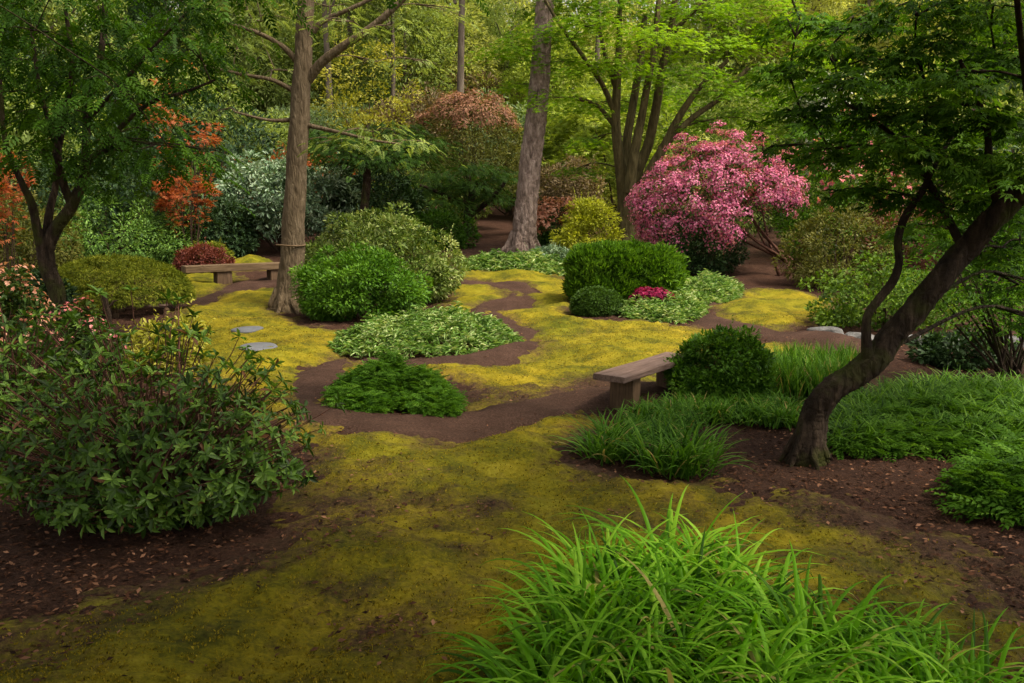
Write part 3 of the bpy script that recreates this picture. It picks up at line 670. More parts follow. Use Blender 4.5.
# pink rhododendron
root, c, rx, ry, hh = shrub('pink_rhododendron', 'large dome of pink blossom on bare crooked stems behind the moss lawn', 'rhododendron', 714, 282, 156, 134, M['azalea_leaf'], LEAF4, .08, 13000, 340, .24, ry=1.5, zc=.5, low=-.5, nst=0, lump=.07, inner=.08, cut=lambda d: (d[:, 0] > .12) & (d[:, 2] < .0),
      flowers=(M['pinkfl'], 26000, .031, .1))
t = Tubes()
for e in [(-.15, .45), (.35, .55), (.15, .75), (.55, .4), (-.4, .7), (.0, .5), (.6, .7), (.3, .35)]:
    s0 = P(779 + U(-5, 5), 281, c.y) - c; e3 = np.array([e[0] * rx, U(-.5, .5) * ry, e[1] * hh]); s0 = np.array([s0.x, U(-.1, .1) - .3, -.05])
    m = (s0 + e3) / 2 + np.array([U(-.1, .25), 0, .1]); p = catmull([s0, s0 + np.array([U(-.15, .25), 0, .35]), m, e3], 5); t.add(p, np.linspace(.05, .014, len(p)), 7)
t.put('stems', M['stem_red'], root)
shrub('grey_green_shrub', 'dusky grey green bush under the drooping side of the pink rhododendron', 'shrub', 694, 277, 92, 62, M['deepgreen'], LEAF4, .085, 14000, 130, .3, low=-.8)
shrub('coral_azalea', 'loose azalea with scattered coral pink flowers right of the pink rhododendron', 'azalea', 838, 268, 130, 132, M['maple_mid'], LEAF4, .12, 9000, 110, .5, ry=1.6, flowers=(M['pinkfl2'], 420, .09, .45), zc=.5, nst=8)
shrub('bronze_shrub', 'olive and bronze leaved shrub below the coral pink azalea flowers', 'shrub', 838, 292, 105, 82, M['olive'], LEAF4, .085, 12000, 120, .3, lump=.09)
shrub('bronze_shrub', 'brownish olive bush in the shade behind the thin branch of the leaning tree', 'shrub', 905, 290, 110, 90, M['russet'], LEAF4, .085, 9000, 110, .3, lump=.09)
shrub('bright_shrub', 'loose bright green shrub behind the pale edging stones', 'shrub', 884, 334, 156, 72, M['loose'], ROUND, .065, 9000, 110, .24, lump=.2, jit=.9, inner=.3)
shrub('dark_low_shrub', 'low dark green shrub in front of the edging stones beneath the leaning tree', 'shrub', 966, 368, 90, 34, M['deepgreen'], LEAF4, .08, 5000, 70, .16, lump=.12)
# ---- left middle
root, c, rx, ry, hh = shrub('mossy_dome_tree', 'wide low dome shrub like a moss cushion with a shadowy hollow beneath', 'shrub', 118, 319, 146, 62, M['mossy'], NEEDLE, .07, 60000, 900, .11, ry=1.1, zc=.26, low=-.04, lump=.015, jit=.28, inner=.03, shoots=0, droop=.5, nst=10, crz=.5)
shrub('mound_shrub', 'low reddish brown mound shrub behind the long low bench', 'shrub', 204, 274, 56, 28, M['redbrown'], LEAF4, .07, 9000, 110, .15, lump=.03, nst=4)
shrub('mound_shrub', 'low yellow green mound shrub rising behind the reddish brown one', 'shrub', 207, 269, 52, 27, M['mossy'], LEAF4, .07, 9000, 110, .15, lump=.03, nst=4)
shrub('spreading_shrub', 'wide spreading blue green shrub behind the moss covered dome', 'shrub', 118, 274, 150, 78, M['spread'], LEAF6, .1, 15000, 180, .34, lump=.08, up=1.2, jit=.5)
shrub('spreading_shrub', 'olive yellow leaved spreading shrub behind the forked dark trunk', 'shrub', 20, 300, 130, 100, M['olive'], LEAF4, .1, 13000, 140, .34, lump=.08, up=1.2)
shrub('under_shrub', 'dark green low shrub at the foot of the forked dark trunk', 'shrub', 34, 330, 76, 56, M['deepgreen'], LEAF6, .1, 6000, 90, .26, lump=.12)
root, c, rx, ry, hh = shrub('silvery_shrub', 'tall silvery blue green shrub crossed by the tall brown trunk', 'shrub', 285, 258, 150, 92, M['bluegreen'], LEAF6, .15, 17000, 170, .42, lump=.1, jit=.8, zc=.55, low=-.35, nst=9)
shrub('dark_evergreen', 'dark glossy evergreen shrub right of the silvery blue green one', 'shrub', 372, 252, 92, 88, M['deepgreen'], LEAF6, .14, 9000, 110, .4, lump=.1, zc=.5)
shrub('dark_evergreen', 'deep shaded evergreen shrub between the red mound and the silvery shrub', 'shrub', 216, 262, 80, 60, M['bg_dark'], LEAF6, .14, 7000, 90, .35, lump=.1)
# azalea with salmon flowers
shrub('salmon_azalea', 'salmon and peach flowering azalea at the picture edge behind the foreground rhododendron', 'azalea', 10, 400, 110, 118, M['azalea_leaf'], LEAF6, .085, 4200, 70, .24, flowers=(M['salmon'], 600, .03, .35), nst=10)
shrub('pink_azalea', 'small azalea with a few rose pink flowers beside the thin stake', 'azalea', 86, 384, 70, 72, M['azalea_leaf'], LEAF6, .08, 2600, 50, .18, flowers=(M['pinkfl2'], 170, .03, .4), nst=8)
shrub('yellow_leaved_shrub', 'thin yellow green shrub between the stake and the moss lawn', 'shrub', 165, 374, 90, 52, M['gold'], LEAF6, .09, 1700, 40, .22, nst=9, lump=.15)

# ================================================================== FOREGROUND RHODODENDRON
def rhodo(name, label, cx, by, w, h, n, seed, size=.115):
    g = G(cx, by); rx = w / 2 * g.y / FPX; ry = rx * .75; c = Vector((g.x, g.y + ry * .6, 0)); c.x = g.x * c.y / g.y
    rx *= c.y / g.y; hh = P(cx, by - h, c.y).z
    root = thing(name, label, 'rhododendron', c)
    d = rdir(n * 2); d = d[d[:, 2] > -.92][:n]; n = len(d)
    p = envelope(d, rx, ry, hh, .42); s = (1 + .2 * fnoise(p[:, 0], p[:, 1] + p[:, 2], .55, seed, 2)) * U(.45, 1.05, n)
    p = p * s[:, None]; p[:, 2] = np.maximum(p[:, 2], .08)
    ow = nrm(nrm(d / np.array([rx, ry, hh * .8])) + np.array([0, 0, .7]) + .45 * rdir(n))
    b = Bunch(); kd = rng.integers(0, 6, n)
    for q in range(6):
        i_ = kd == q; tp = _rosette(5 + q, .3, q + 20, -35 + 5 * q, 60, .45); m_ = int(i_.sum())
        b.add(tp, p[i_], np.cross(ow[i_], rdir(m_)), ow[i_], size * U(.65, 1.3, m_), .45 + .2 * rng.normal(size=m_))
    b2 = Bunch()
    o = b.put('foliage', M['rhodo'], root)
    r = np.empty(len(o.data.vertices), np.float32); o.data.attributes['rnd'].data.foreach_get('value', r)
    lv = np.repeat(rng.normal(size=len(r) // 6) * .17, 6); r = np.clip(r + lv, 0, 1); o.data.attributes['rnd'].data.foreach_set('value', r)
    t = Tubes()
    for k in range(170):
        e = p[rng.integers(n)]; bs = np.array([U(-.25, .25) * rx, U(-.25, .25) * ry, -.03]); m = bs + (e - bs) * .5 + np.array([U(-.1, .1), U(-.1, .1), U(0, .12)])
        q = catmull([bs, m, e], 5); t.add(q, np.linspace(.013, .004, len(q)), 5)
    for q, w_ in zip(p, ow):
        e = q - w_ * .07 - q * np.array([.16, .16, .1]); t.add(np.array([e, (e + q) / 2 - w_ * .015, q]), [.005, .004, .003], 3)
    t.put('stems', M['stem_red'], root)
    return root
rhodo('foreground_rhododendron', 'large dark glossy rhododendron bush in whorls of long leaves, nearest the camera on bare mulch', 155, 545, 335, 215, 1500, 4, .08)
rhodo('foreground_rhododendron', 'dark leggy rhododendron at the picture edge behind the nearest glossy bush', 10, 480, 190, 170, 800, 9, .088)

# ================================================================== GRASSES
def grass_clump(name, label, tufts, mat, n, L, w, spread, **kw):
    """One plant made of fountains of blades: tufts = pixel feet."""
    pts = [G(*p) for p in tufts]; c = sum(pts, Vector()) / len(pts); c.z = 0
    root = thing(name, label, 'grass', c); Vs, Fs, Rs, k = [], [], [], 0
    for q in pts:
        V, F, R = blades(np.zeros(2), n, L * U(.85, 1.15), w, spread, **kw)
        V = V + np.array([q.x - c.x, q.y - c.y, 0]); Vs.append(V); Fs.append(F + k); Rs.append(np.clip(R + rng.normal() * .08, 0, 1)); k += len(V)
    put('blades', np.concatenate(Vs), np.concatenate(Fs), mat, root, np.concatenate(Rs))
    return root
grass_clump('foreground_grass', 'big fountain of long arching bright green grass blades nearest the camera',
            [(x, y) for x, y in [(610, 610), (665, 600), (720, 605), (590, 650), (630, 650), (690, 645), (750, 650), (580, 690), (600, 695), (670, 690), (740, 690), (800, 680), (575, 730), (650, 735), (730, 735), (800, 725), (545, 725), (600, 628), (700, 618)]],
            M['grass'], 80, .63, .026, .08, lean=(.1, .85), bend=(1.1, 2.7), seg=10)
grass_clump('foreground_grass', 'looser lower tuft of arching bright grass on the brown soil side of the big fountain',
            [(840, 660), (895, 668), (860, 705), (920, 710), (950, 700), (985, 725), (880, 740), (945, 745)], M['grass'], 60, .48, .021, .08, lean=(.15, .9), bend=(1.0, 2.5), seg=9)
grass_clump('strappy_plant', 'dark strappy leaved clump at the corner of the grass bed, nearest the moss', [(596, 456), (612, 450), (606, 462), (628, 458)], M['grass2'], 60, .42, .022, .06, lean=(.2, .95), bend=(.6, 1.5))
grass_clump('strappy_plant', 'strappy leaved clump in front of the grass bed, lying on bare mulch', [(655, 468), (680, 466), (668, 474), (700, 464), (690, 474)], M['grass2'], 60, .42, .022, .07, lean=(.2, .95), bend=(.6, 1.5))
grass_patch('grass_bed', 'soft bed of fresh green grassy leaves in front of the bench legs', 'grass', [(622, 440), (640, 420), (690, 407), (760, 404), (800, 414), (795, 428), (740, 427), (700, 424), (680, 440), (640, 446)], 5200, .25, .017, M['grass2'], tufts=200, spread=.06, lean=(.1, .9), bend=(.8, 2.0), seg=5)
grass_patch('tall_grass', 'tall upright green grass between the round shrub and the leaning tree', 'grass', [(755, 392), (780, 375), (830, 372), (862, 380), (850, 400), (800, 408), (765, 404)], 3000, .42, .019, M['grass2'], tufts=90, spread=.05, lean=(.0, .4), bend=(.2, 1.0), seg=5)
grass_patch('grass_bed', 'wide soft green grass bed spreading behind and right of the leaning trunk', 'grass', [(835, 448), (838, 420), (880, 398), (950, 392), (1060, 398), (1080, 440), (1000, 452), (930, 446), (880, 450)], 9500, .34, .018, M['grass3'], tufts=420, spread=.07, lean=(.2, 1.1), bend=(.8, 2.0), seg=5)
cover_patch('fern', 'ferny leaves at the picture edge lowest on the dark mulch', 'fern', [(955, 498), (975, 470), (1060, 455), (1100, 520), (1040, 535), (980, 524)], 1500, .19, SPRAY, M['fern'], .62, jit=.4)
cover_patch('fern', 'low ferny greenery on the mulch right of the leaning trunk base', 'fern', [(835, 455), (850, 420), (950, 400), (1060, 405), (1060, 445), (975, 455), (900, 460)], 5200, .14, SPRAY, M['fern'], .2, jit=.4)

# ================================================================== TREES WITH DRAWN TRUNKS
def drawn_tree(name, label, cat, base, depth, trunk, limbs, bark, pads, leaf, seg=12, pad_r0=.02, sag=.08, trunk_rough=.02):
    """trunk/limbs: strokes in (px, py, width px, dy). pads: [(world centre, radius)]. leaf: (mat, tpl, size, dens, kwargs)."""
    o = P(base[0], base[1], depth); o.z = float(T(depth)); root = thing(name, label, cat, o); ov = np.array(o)
    tb = Tubes(); skel = []
    p, r = stroke(trunk, depth)
    rb = r[0]; r = r * (1 + .3 * np.exp(-np.maximum(p[:, 2] - o.z, 0) / .2)); tb.add(p - ov, r, seg, trunk_rough)
    for k in range(7):
        a = k * .9 + U(-.25, .25); dv = np.array([math.cos(a), math.sin(a), 0]); b0 = p[0] - ov
        L = rb * U(1.5, 2.3); q = catmull([b0 + dv * rb * .55 + [0, 0, rb * 1.5], b0 + dv * rb * 1.15 + [0, 0, rb * .45], b0 + dv * L * .75 + [0, 0, .03], b0 + dv * L + [0, 0, -.08]], 4)
        q[:, 2] += -b0[2] ; tb.add(q, np.linspace(rb * .32, rb * .08, len(q)), 8, .04); skel += [(a, c, 0) for a, c in zip(p, r)]
    ts = [tb]
    for st_ in limbs:
        tl = Tubes(); p, r = stroke(st_, depth); tl.add(p - ov, r, 8, trunk_rough); skel += [(a, c, len(ts)) for a, c in zip(p, r)]; ts.append(tl)
    if pads: connect(ts, skel, pads, ov, pad_r0, sag)
    for k, tl in enumerate(ts): tl.put('branch' if k else 'trunk', bark, root)
    if pads:
        b = Bunch(); m, tpl, size, dens, kw = leaf; pads_to_bunch(b, [(np.asarray(c) - ov, R) for c, R in pads], tpl, size, dens, **kw); b.put('crown', m, root)
    return root
def padlist(lst, r): return [(np.array(P(x, y, d)), R * r) for x, y, d, R in lst]
# left maple
D = 12.6
pl = padlist([(28, 30, 11.5, 1), (88, 58, 12, 1), (150, 48, 12.6, 1), (200, 52, 12.2, .8), (60, 108, 11.6, 1), (122, 138, 12.4, .9), (38, 150, 12, .9), (168, 146, 11.8, .9), (105, 18, 12.8, 1), (195, 8, 12.5, .9), (12, 92, 12.8, 1), (140, 104, 13.2, .7), (80, 158, 12.8, .6),
              (10, 0, 12, 1), (150, -10, 12, 1.1), (60, -20, 11.5, 1.1), (230, -30, 12, 1), (110, 78, 11, .8), (175, 78, 12.8, .8), (-20, 60, 12, 1), (130, 152, 12.6, .7), (205, 150, 12.3, .5), (50, 62, 13.4, 1), (15, 60, 13.2, 1), (110, 48, 13.4, 1), (170, 30, 13.6, 1), (90, 100, 13.5, 1), (150, 130, 13.5, .9), (60, 140, 13.6, .9), (30, 110, 13.8, 1)], .72)
for _ in range(50):   # unseen crown extended above the frame to shade the left foreground
    y = U(5.5, 14.5); x = U(-9.5, -1.2); z = U(3.6, 6.5) + .12 * y
    px_ = CX + x / y * FPX
    if HOR - (z - CAMH - .5) / y * FPX < 6: pl.append((np.array([x, y, z]), U(.6, .95)))
drawn_tree('forked_maple', 'dark forked maple with drooping fine cut leaves, behind the foreground rhododendron', 'tree', (48, 345), D,
    [(47, 352, 22, 0), (50, 325, 17, 0), (57, 295, 16, 0), (48, 268, 16, 0), (46, 250, 16, 0), (55, 230, 13, 0), (68, 212, 12, 0), (76, 196, 11, 0), (84, 178, 9, .1), (86, 150, 8, .1), (88, 110, 7, .2), (100, 60, 6, .2), (105, 0, 5, .2), (100, -80, 4, 0)],
    [[(44, 258, 12, 0), (37, 228, 9, -.1), (31, 202, 8, -.2), (18, 175, 6, -.3), (5, 140, 5, -.4), (0, 80, 4, -.4)], [(44, 250, 9, 0), (50, 210, 8, .1), (56, 180, 6, .2), (54, 140, 5, .2), (40, 90, 4, .1), (30, 20, 3, 0)],
     [(72, 206, 9, 0), (63, 182, 8, -.1), (58, 155, 7, -.2), (64, 120, 6, -.3), (72, 70, 5, -.4), (66, 10, 4, -.4)], [(86, 165, 6, .1), (118, 130, 5, 0), (150, 103, 4, -.2), (185, 92, 3, -.3), (215, 80, 2, -.3)], [(88, 120, 5, .2), (125, 80, 4, 0), (160, 40, 3, 0), (190, 10, 3, 0)]],
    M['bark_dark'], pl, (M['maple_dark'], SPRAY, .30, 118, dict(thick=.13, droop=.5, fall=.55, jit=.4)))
# tall brown trunk
D = G(289, 309).y
pl = padlist([(372, 128, D - .5, 1.1), (408, 140, D, .9), (342, 140, D + .3, .8), (238, 42, D, 1), (262, 16, D - .6, 1), (395, 26, D - .6, .9), (432, 8, D, 1), (216, 70, D, .8), (345, 20, D - 1, .9), (330, 2, D, 1), (275, 70, D + .8, .7), (375, 62, D + .5, .6), (415, 60, D + .8, .7), (225, 110, D + .4, .7)], .85)
for _ in range(26):
    a = U(0, 6.28); r = U(.6, 3.4); pl.append((np.array([(289 - CX) / FPX * D + r * math.cos(a), D + r * math.sin(a), U(6.3, 11)]), U(.7, 1.1)))
drawn_tree('tall_brown_tree', 'tall straight brown trunk with side branches, standing beside the bright green round shrub', 'tree', (289, 309), D,
    [(288, 314, 28, 0), (289, 300, 26, 0), (292, 260, 24, 0), (294, 215, 22, 0), (297, 160, 20, 0), (300, 110, 19, 0), (303, 60, 17, 0), (305, 20, 16, 0), (306, -40, 14, 0), (306, -150, 10, 0), (305, -260, 6, 0)],
    [[(308, 80, 10, 0), (322, 62, 9, -.1), (345, 45, 8, -.2), (372, 27, 7, -.3), (398, 4, 6, -.4), (440, -35, 4, -.5)], [(298, 62, 7, 0), (282, 46, 5, -.1), (258, 33, 4, -.2), (225, 22, 3, -.3)], [(296, 92, 5, 0), (272, 80, 4, -.1), (240, 74, 3, -.2), (205, 66, 2, -.2)],
     [(294, 120, 5, 0), (268, 120, 3, -.1), (235, 112, 2, -.2)], [(306, 125, 5, 0), (338, 132, 3.5, -.1), (372, 140, 2.5, -.3), (400, 144, 2, -.3)], [(308, 40, 7, 0), (322, 22, 5, -.1), (352, 8, 4, -.2), (390, -10, 3, -.2)]],
    M['bark_brown'], pl, (M['bg_mid'], SPRAY, .2, 75, dict(thick=.1, droop=.25, fall=.25)), seg=18)
bd = bpy.data.objects[[o.name for o in bpy.data.objects if o.name.startswith('tall_brown_tree')][0]]
cb = P(291, 245, D); q = np.linspace(0, 2 * math.pi, 25); rb = 14.0 * D / FPX; tb_ = Tubes()
tb_.add(np.stack([np.cos(q) * rb + cb.x - bd.location.x, np.sin(q) * rb, np.full(25, cb.z - bd.location.z) + .01 * np.sin(q * 2)], -1), np.full(25, .016), 6); tb_.put('twine_band', M['wood_tan'], bd)
# pine trunk
D = G(523, 253).y
pl = [(np.array([(545 - CX) / FPX * D + U(-3, 3), D + U(-3, 3), U(9.5, 15)]), U(.8, 1.4)) for _ in range(22)]
drawn_tree('pine_tree', 'tall pinkish grey pine trunk leaning slightly, bare of branches in view', 'tree', (523, 253), D,
    [(522, 257, 27, 0), (524, 235, 24, 0), (527, 200, 22, 0), (532, 150, 21, 0), (538, 100, 20, 0), (541, 60, 18.5, 0), (545, 0, 17, 0), (549, -80, 15, 0), (553, -200, 10, 0), (553, -280, 6, 0)], [], M['bark_pine'], pl, (M['bg_dark'], NEEDLE, .3, 300, dict(thick=.25, droop=.1)), seg=18, trunk_rough=.035)
# many stemmed maple in the centre
D = G(628, 251).y
pl = padlist([(556, 98, D - 1, .9), (598, 104, D + 1.5, .8), (645, 100, D + 2, .9), (702, 122, D, 1), (540, 34, D - 1, 1), (590, 22, D - 1.5, 1.1), (652, 34, D - 2.2, 1.1), (722, 40, D - 1, 1.1), (765, 74, D, 1.1), (742, 112, D + .5, 1), (792, 92, D + .5, 1), (690, 72, D - 1.5, 1), (612, 62, D - 1.6, 1),
              (785, 30, D, 1.1), (566, 62, D - .6, .9), (510, 50, D - 1, .8), (520, 84, D, .6), (700, 8, D - 1, 1.1), (620, 2, D - 1, 1.1), (560, 4, D, 1), (760, 2, D, 1.1), (668, 92, D + 2, .8), (780, 128, D + 1, .9), (725, 90, D - 1, .9), (640, 70, D + 1, .9), (600, -30, D, 1.2), (680, -30, D, 1.2), (750, -40, D, 1.2), (530, -30, D, 1), (640, -80, D, 1.3), (710, -80, D, 1.3), (815, 60, D, .9), (590, 140, D + 2.5, .7), (575, 170, D + 2.5, .6)], 1.25)
drawn_tree('many_stemmed_maple', 'spreading maple whose short trunk fans into many upright stems under bright green layers', 'tree', (628, 251), D,
    [(628, 255, 25, 0), (628, 235, 22, 0), (628, 210, 22, 0), (630, 185, 22, 0), (637, 170, 13, 0), (648, 145, 10, 0), (656, 108, 9, -.2), (663, 65, 8, -.4), (672, 25, 7, -.6), (676, -20, 5, -.6), (676, -80, 3, 0)],
    [[(624, 200, 12, 0), (620, 165, 11, -.2), (616, 125, 9, -.3), (617, 85, 8, -.4), (619, 45, 6, -.5), (620, -10, 4, -.5)], [(626, 196, 11, .2), (626, 150, 9, .4), (632, 110, 8, .5), (640, 62, 7, .7), (645, 15, 5, .9)],
     [(629, 192, 12, -.3), (634, 155, 10, -.5), (641, 120, 8, -.6), (648, 82, 7, -.8), (655, 40, 6, -1), (660, -20, 4, -1)], [(633, 205, 13, -.1), (648, 175, 11, -.4), (662, 150, 9, -.6), (682, 112, 7, -.8), (702, 85, 5, -.9), (728, 60, 4, -1)],
     [(660, 150, 8, -.6), (690, 120, 6, -.7), (720, 98, 5, -.5), (748, 68, 4, -.4)], [(617, 118, 6, -.3), (602, 84, 5, -.5), (582, 55, 4, -.8), (560, 25, 3, -1), (545, 0, 3, -1)], [(618, 95, 5, -.4), (605, 55, 4, -.2), (596, 10, 3, 0)], [(670, 35, 5, -.6), (690, 15, 4, -.8), (715, -10, 3, -1)], [(618, 130, 5, -.3), (596, 105, 4, 0), (570, 98, 3, -.3)]],
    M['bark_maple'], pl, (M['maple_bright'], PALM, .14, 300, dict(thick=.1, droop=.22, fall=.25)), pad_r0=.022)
# leaning tree, right
D = G(808, 460).y
pl = padlist([(790, 70, 7.6, .8), (830, 48, 7.4, .9), (880, 60, 7.2, 1), (935, 45, 7, 1), (990, 60, 7, 1), (800, 110, 7.6, .8), (850, 105, 7.4, 1), (905, 108, 7.2, 1), (960, 105, 6.8, 1), (1010, 115, 6.8, 1), (830, 150, 7.4, .8), (880, 150, 7.2, .9), (935, 155, 7, .9), (985, 160, 7, 1), (860, 190, 7.5, .7), (912, 196, 7.3, .8),
              (965, 200, 7.2, .8), (1015, 60, 6.6, 1), (1000, 205, 7.4, .8), (860, 20, 7.4, .9), (920, 5, 7, 1), (985, 10, 6.8, 1), (800, 20, 7.6, .7), (1030, 165, 6.6, 1), (780, 148, 7.8, .5), (840, 80, 6.7, .7), (955, 75, 6.2, .8), (1000, 250, 7.5, .6), (900, 140, 6.4, .6), (945, 130, 8, 1), (875, 130, 8.2, 1), (1010, 30, 8, 1), (960, 170, 8.4, .9), (830, 120, 8.3, .9), (900, 80, 8.3, 1), (990, 130, 8.3, 1), (925, 225, 8, .6), (1015, 215, 8.2, .8), (1000, 262, 8.6, .8), (955, 240, 8.8, .7), (1030, 285, 8.8, .9), (1020, 240, 7.8, .7), (975, 225, 9, .9), (1040, 320, 9, .7), (900, 235, 9, .5), (1010, 185, 9, 1)], .42)
for _ in range(215):  # pads added out of view, above the frame, to darken the foreground
    y = U(-1.5, 8.5); x = U(-3.2, 7.0); z = U(3.4, 5.0)
    if _ > 150: y, x = U(-1, 4.5), U(-4, 2.5)
    if HOR - (z - CAMH - .25) / y * FPX < -6 or abs(x / y * FPX) > 560: pl.append((np.array([x, y, z]), U(.4, .7)))
drawn_tree('leaning_tree', 'dark leaning tree with a bent trunk curving over the mulch and shady layered leaves', 'tree', (808, 460), D,
    [(806, 470, 34, 0), (809, 445, 30, 0), (815, 415, 27, .02), (828, 393, 26, -.02), (850, 378, 26, 0), (873, 361, 28, 0), (892, 336, 25, .02), (917, 308, 25, 0), (940, 279, 24, -.02), (965, 250, 24, 0), (990, 222, 23, -.1), (1018, 194, 22, -.2), (1060, 150, 21, -.4), (1120, 80, 16, -.7), (1180, -10, 11, -1.2), (1200, -120, 7, -1.8)],
    [[(868, 360, 13, -.04), (866, 335, 10, -.05), (868, 315, 9, -.05), (879, 299, 9, 0), (893, 281, 9, 0), (899, 262, 8, 0), (898, 240, 8, .05), (905, 217, 8, .1), (921, 193, 7, .1), (930, 170, 6, .1), (925, 135, 5, .1), (926, 95, 4, .1), (915, 40, 3, .1)],
     [(964, 250, 10, 0), (946, 215, 8, .1), (930, 185, 7, .1), (908, 150, 5, .2), (880, 125, 4, .2), (840, 100, 3, .2)], [(1000, 212, 11, -.1), (990, 170, 8, -.2), (985, 120, 6, -.3), (960, 60, 4, -.4)], [(1040, 170, 12, -.3), (1030, 110, 8, -.8), (1020, 30, 6, -1.2), (1010, -80, 4, -2)], [(930, 175, 5, .1), (950, 140, 4, .3), (985, 95, 3, .5)], [(1090, 115, 12, -.5), (1000, -60, 8, -1.8), (900, -200, 5, -2.6)]],
    M['bark_dark'], pl, (M['maple_mid'], PALM, .095, 1300, dict(thick=.14, droop=.3, fall=.45, jit=.45)), seg=20, pad_r0=.016, trunk_rough=.035)
# multi stemmed bush at the right edge
g = G(1012, 380); root = thing('multi_stemmed_bush', 'dark bush of many thin fanning stems at the picture edge', 'bush', g)
t = Tubes(); pd = []
for k in range(26):
    e = np.array([U(-1.15, .7), U(-.5, .5), U(.9, 1.9)])
    m = np.array([e[0] * .55 + U(-.08, .08), e[1] * .5, e[2] * .5 + .08]); p = catmull([(U(-.2, .2), U(-.15, .15), -.03), m, e], 6); t.add(p, np.linspace(.018, .005, len(p)), 6); pd.append((e, U(.28, .48))); pd.append((e * U(.55, .9) + np.array([U(-.3, .3), U(-.2, .2), 0]), U(.2, .35)))
t.put('stems', M['bark_dark'], root); b = Bunch(); pads_to_bunch(b, pd, LEAF6, .07, 700, thick=.3); b.put('foliage', M['maple_mid'], root)
# layered pine between the trunks
g = G(470, 237); D = g.y
pl = padlist([(425, 176, D, 1), (470, 168, D - .4, 1), (505, 176, D + .3, .8), (440, 200, D - .6, .9), (490, 196, D, .7), (408, 190, D + .2, .8), (478, 184, D - .8, .7), (455, 186, D + .6, 1)], 1.25)
drawn_tree('layered_conifer', 'small dark tree in flat layers below the reddish brown dome', 'tree', (470, 237), D, [(470, 240, 12, 0), (468, 215, 9, 0), (472, 195, 7, 0), (468, 175, 5, 0)], [[(470, 215, 7, 0), (490, 200, 5, 0), (505, 182, 4, 0)], [(469, 205, 6, 0), (445, 195, 4, 0), (420, 185, 3, 0)]], M['bark_dark'], pl, (M['layer_dark'], SPRAY, .24, 260, dict(thick=.1, droop=.16, fall=.2)))
D = 24.5
pl = padlist([(338, 150, D, 1), (372, 140, D - .4, 1.1), (408, 152, D + .2, 1), (330, 132, D, .8), (395, 128, D + .4, .9), (360, 158, D - .5, .9), (425, 142, D, .7), (384, 158, D - .8, .8)], 1.2)
drawn_tree('layered_conifer', 'dark green tree in flat drooping layers just right of the tall brown trunk', 'tree', (366, 242), D, [(366, 246, 11, 0), (364, 215, 9, 0), (367, 180, 8, 0), (366, 150, 6, 0), (368, 125, 4, 0)], [[(366, 170, 6, 0), (385, 155, 4, 0), (410, 148, 3, 0)], [(366, 172, 5, 0), (350, 155, 4, 0), (335, 148, 3, 0)]], M['bark_dark'], pl, (M['layer_dark'], SPRAY, .24, 230, dict(thick=.1, droop=.16, fall=.2)))

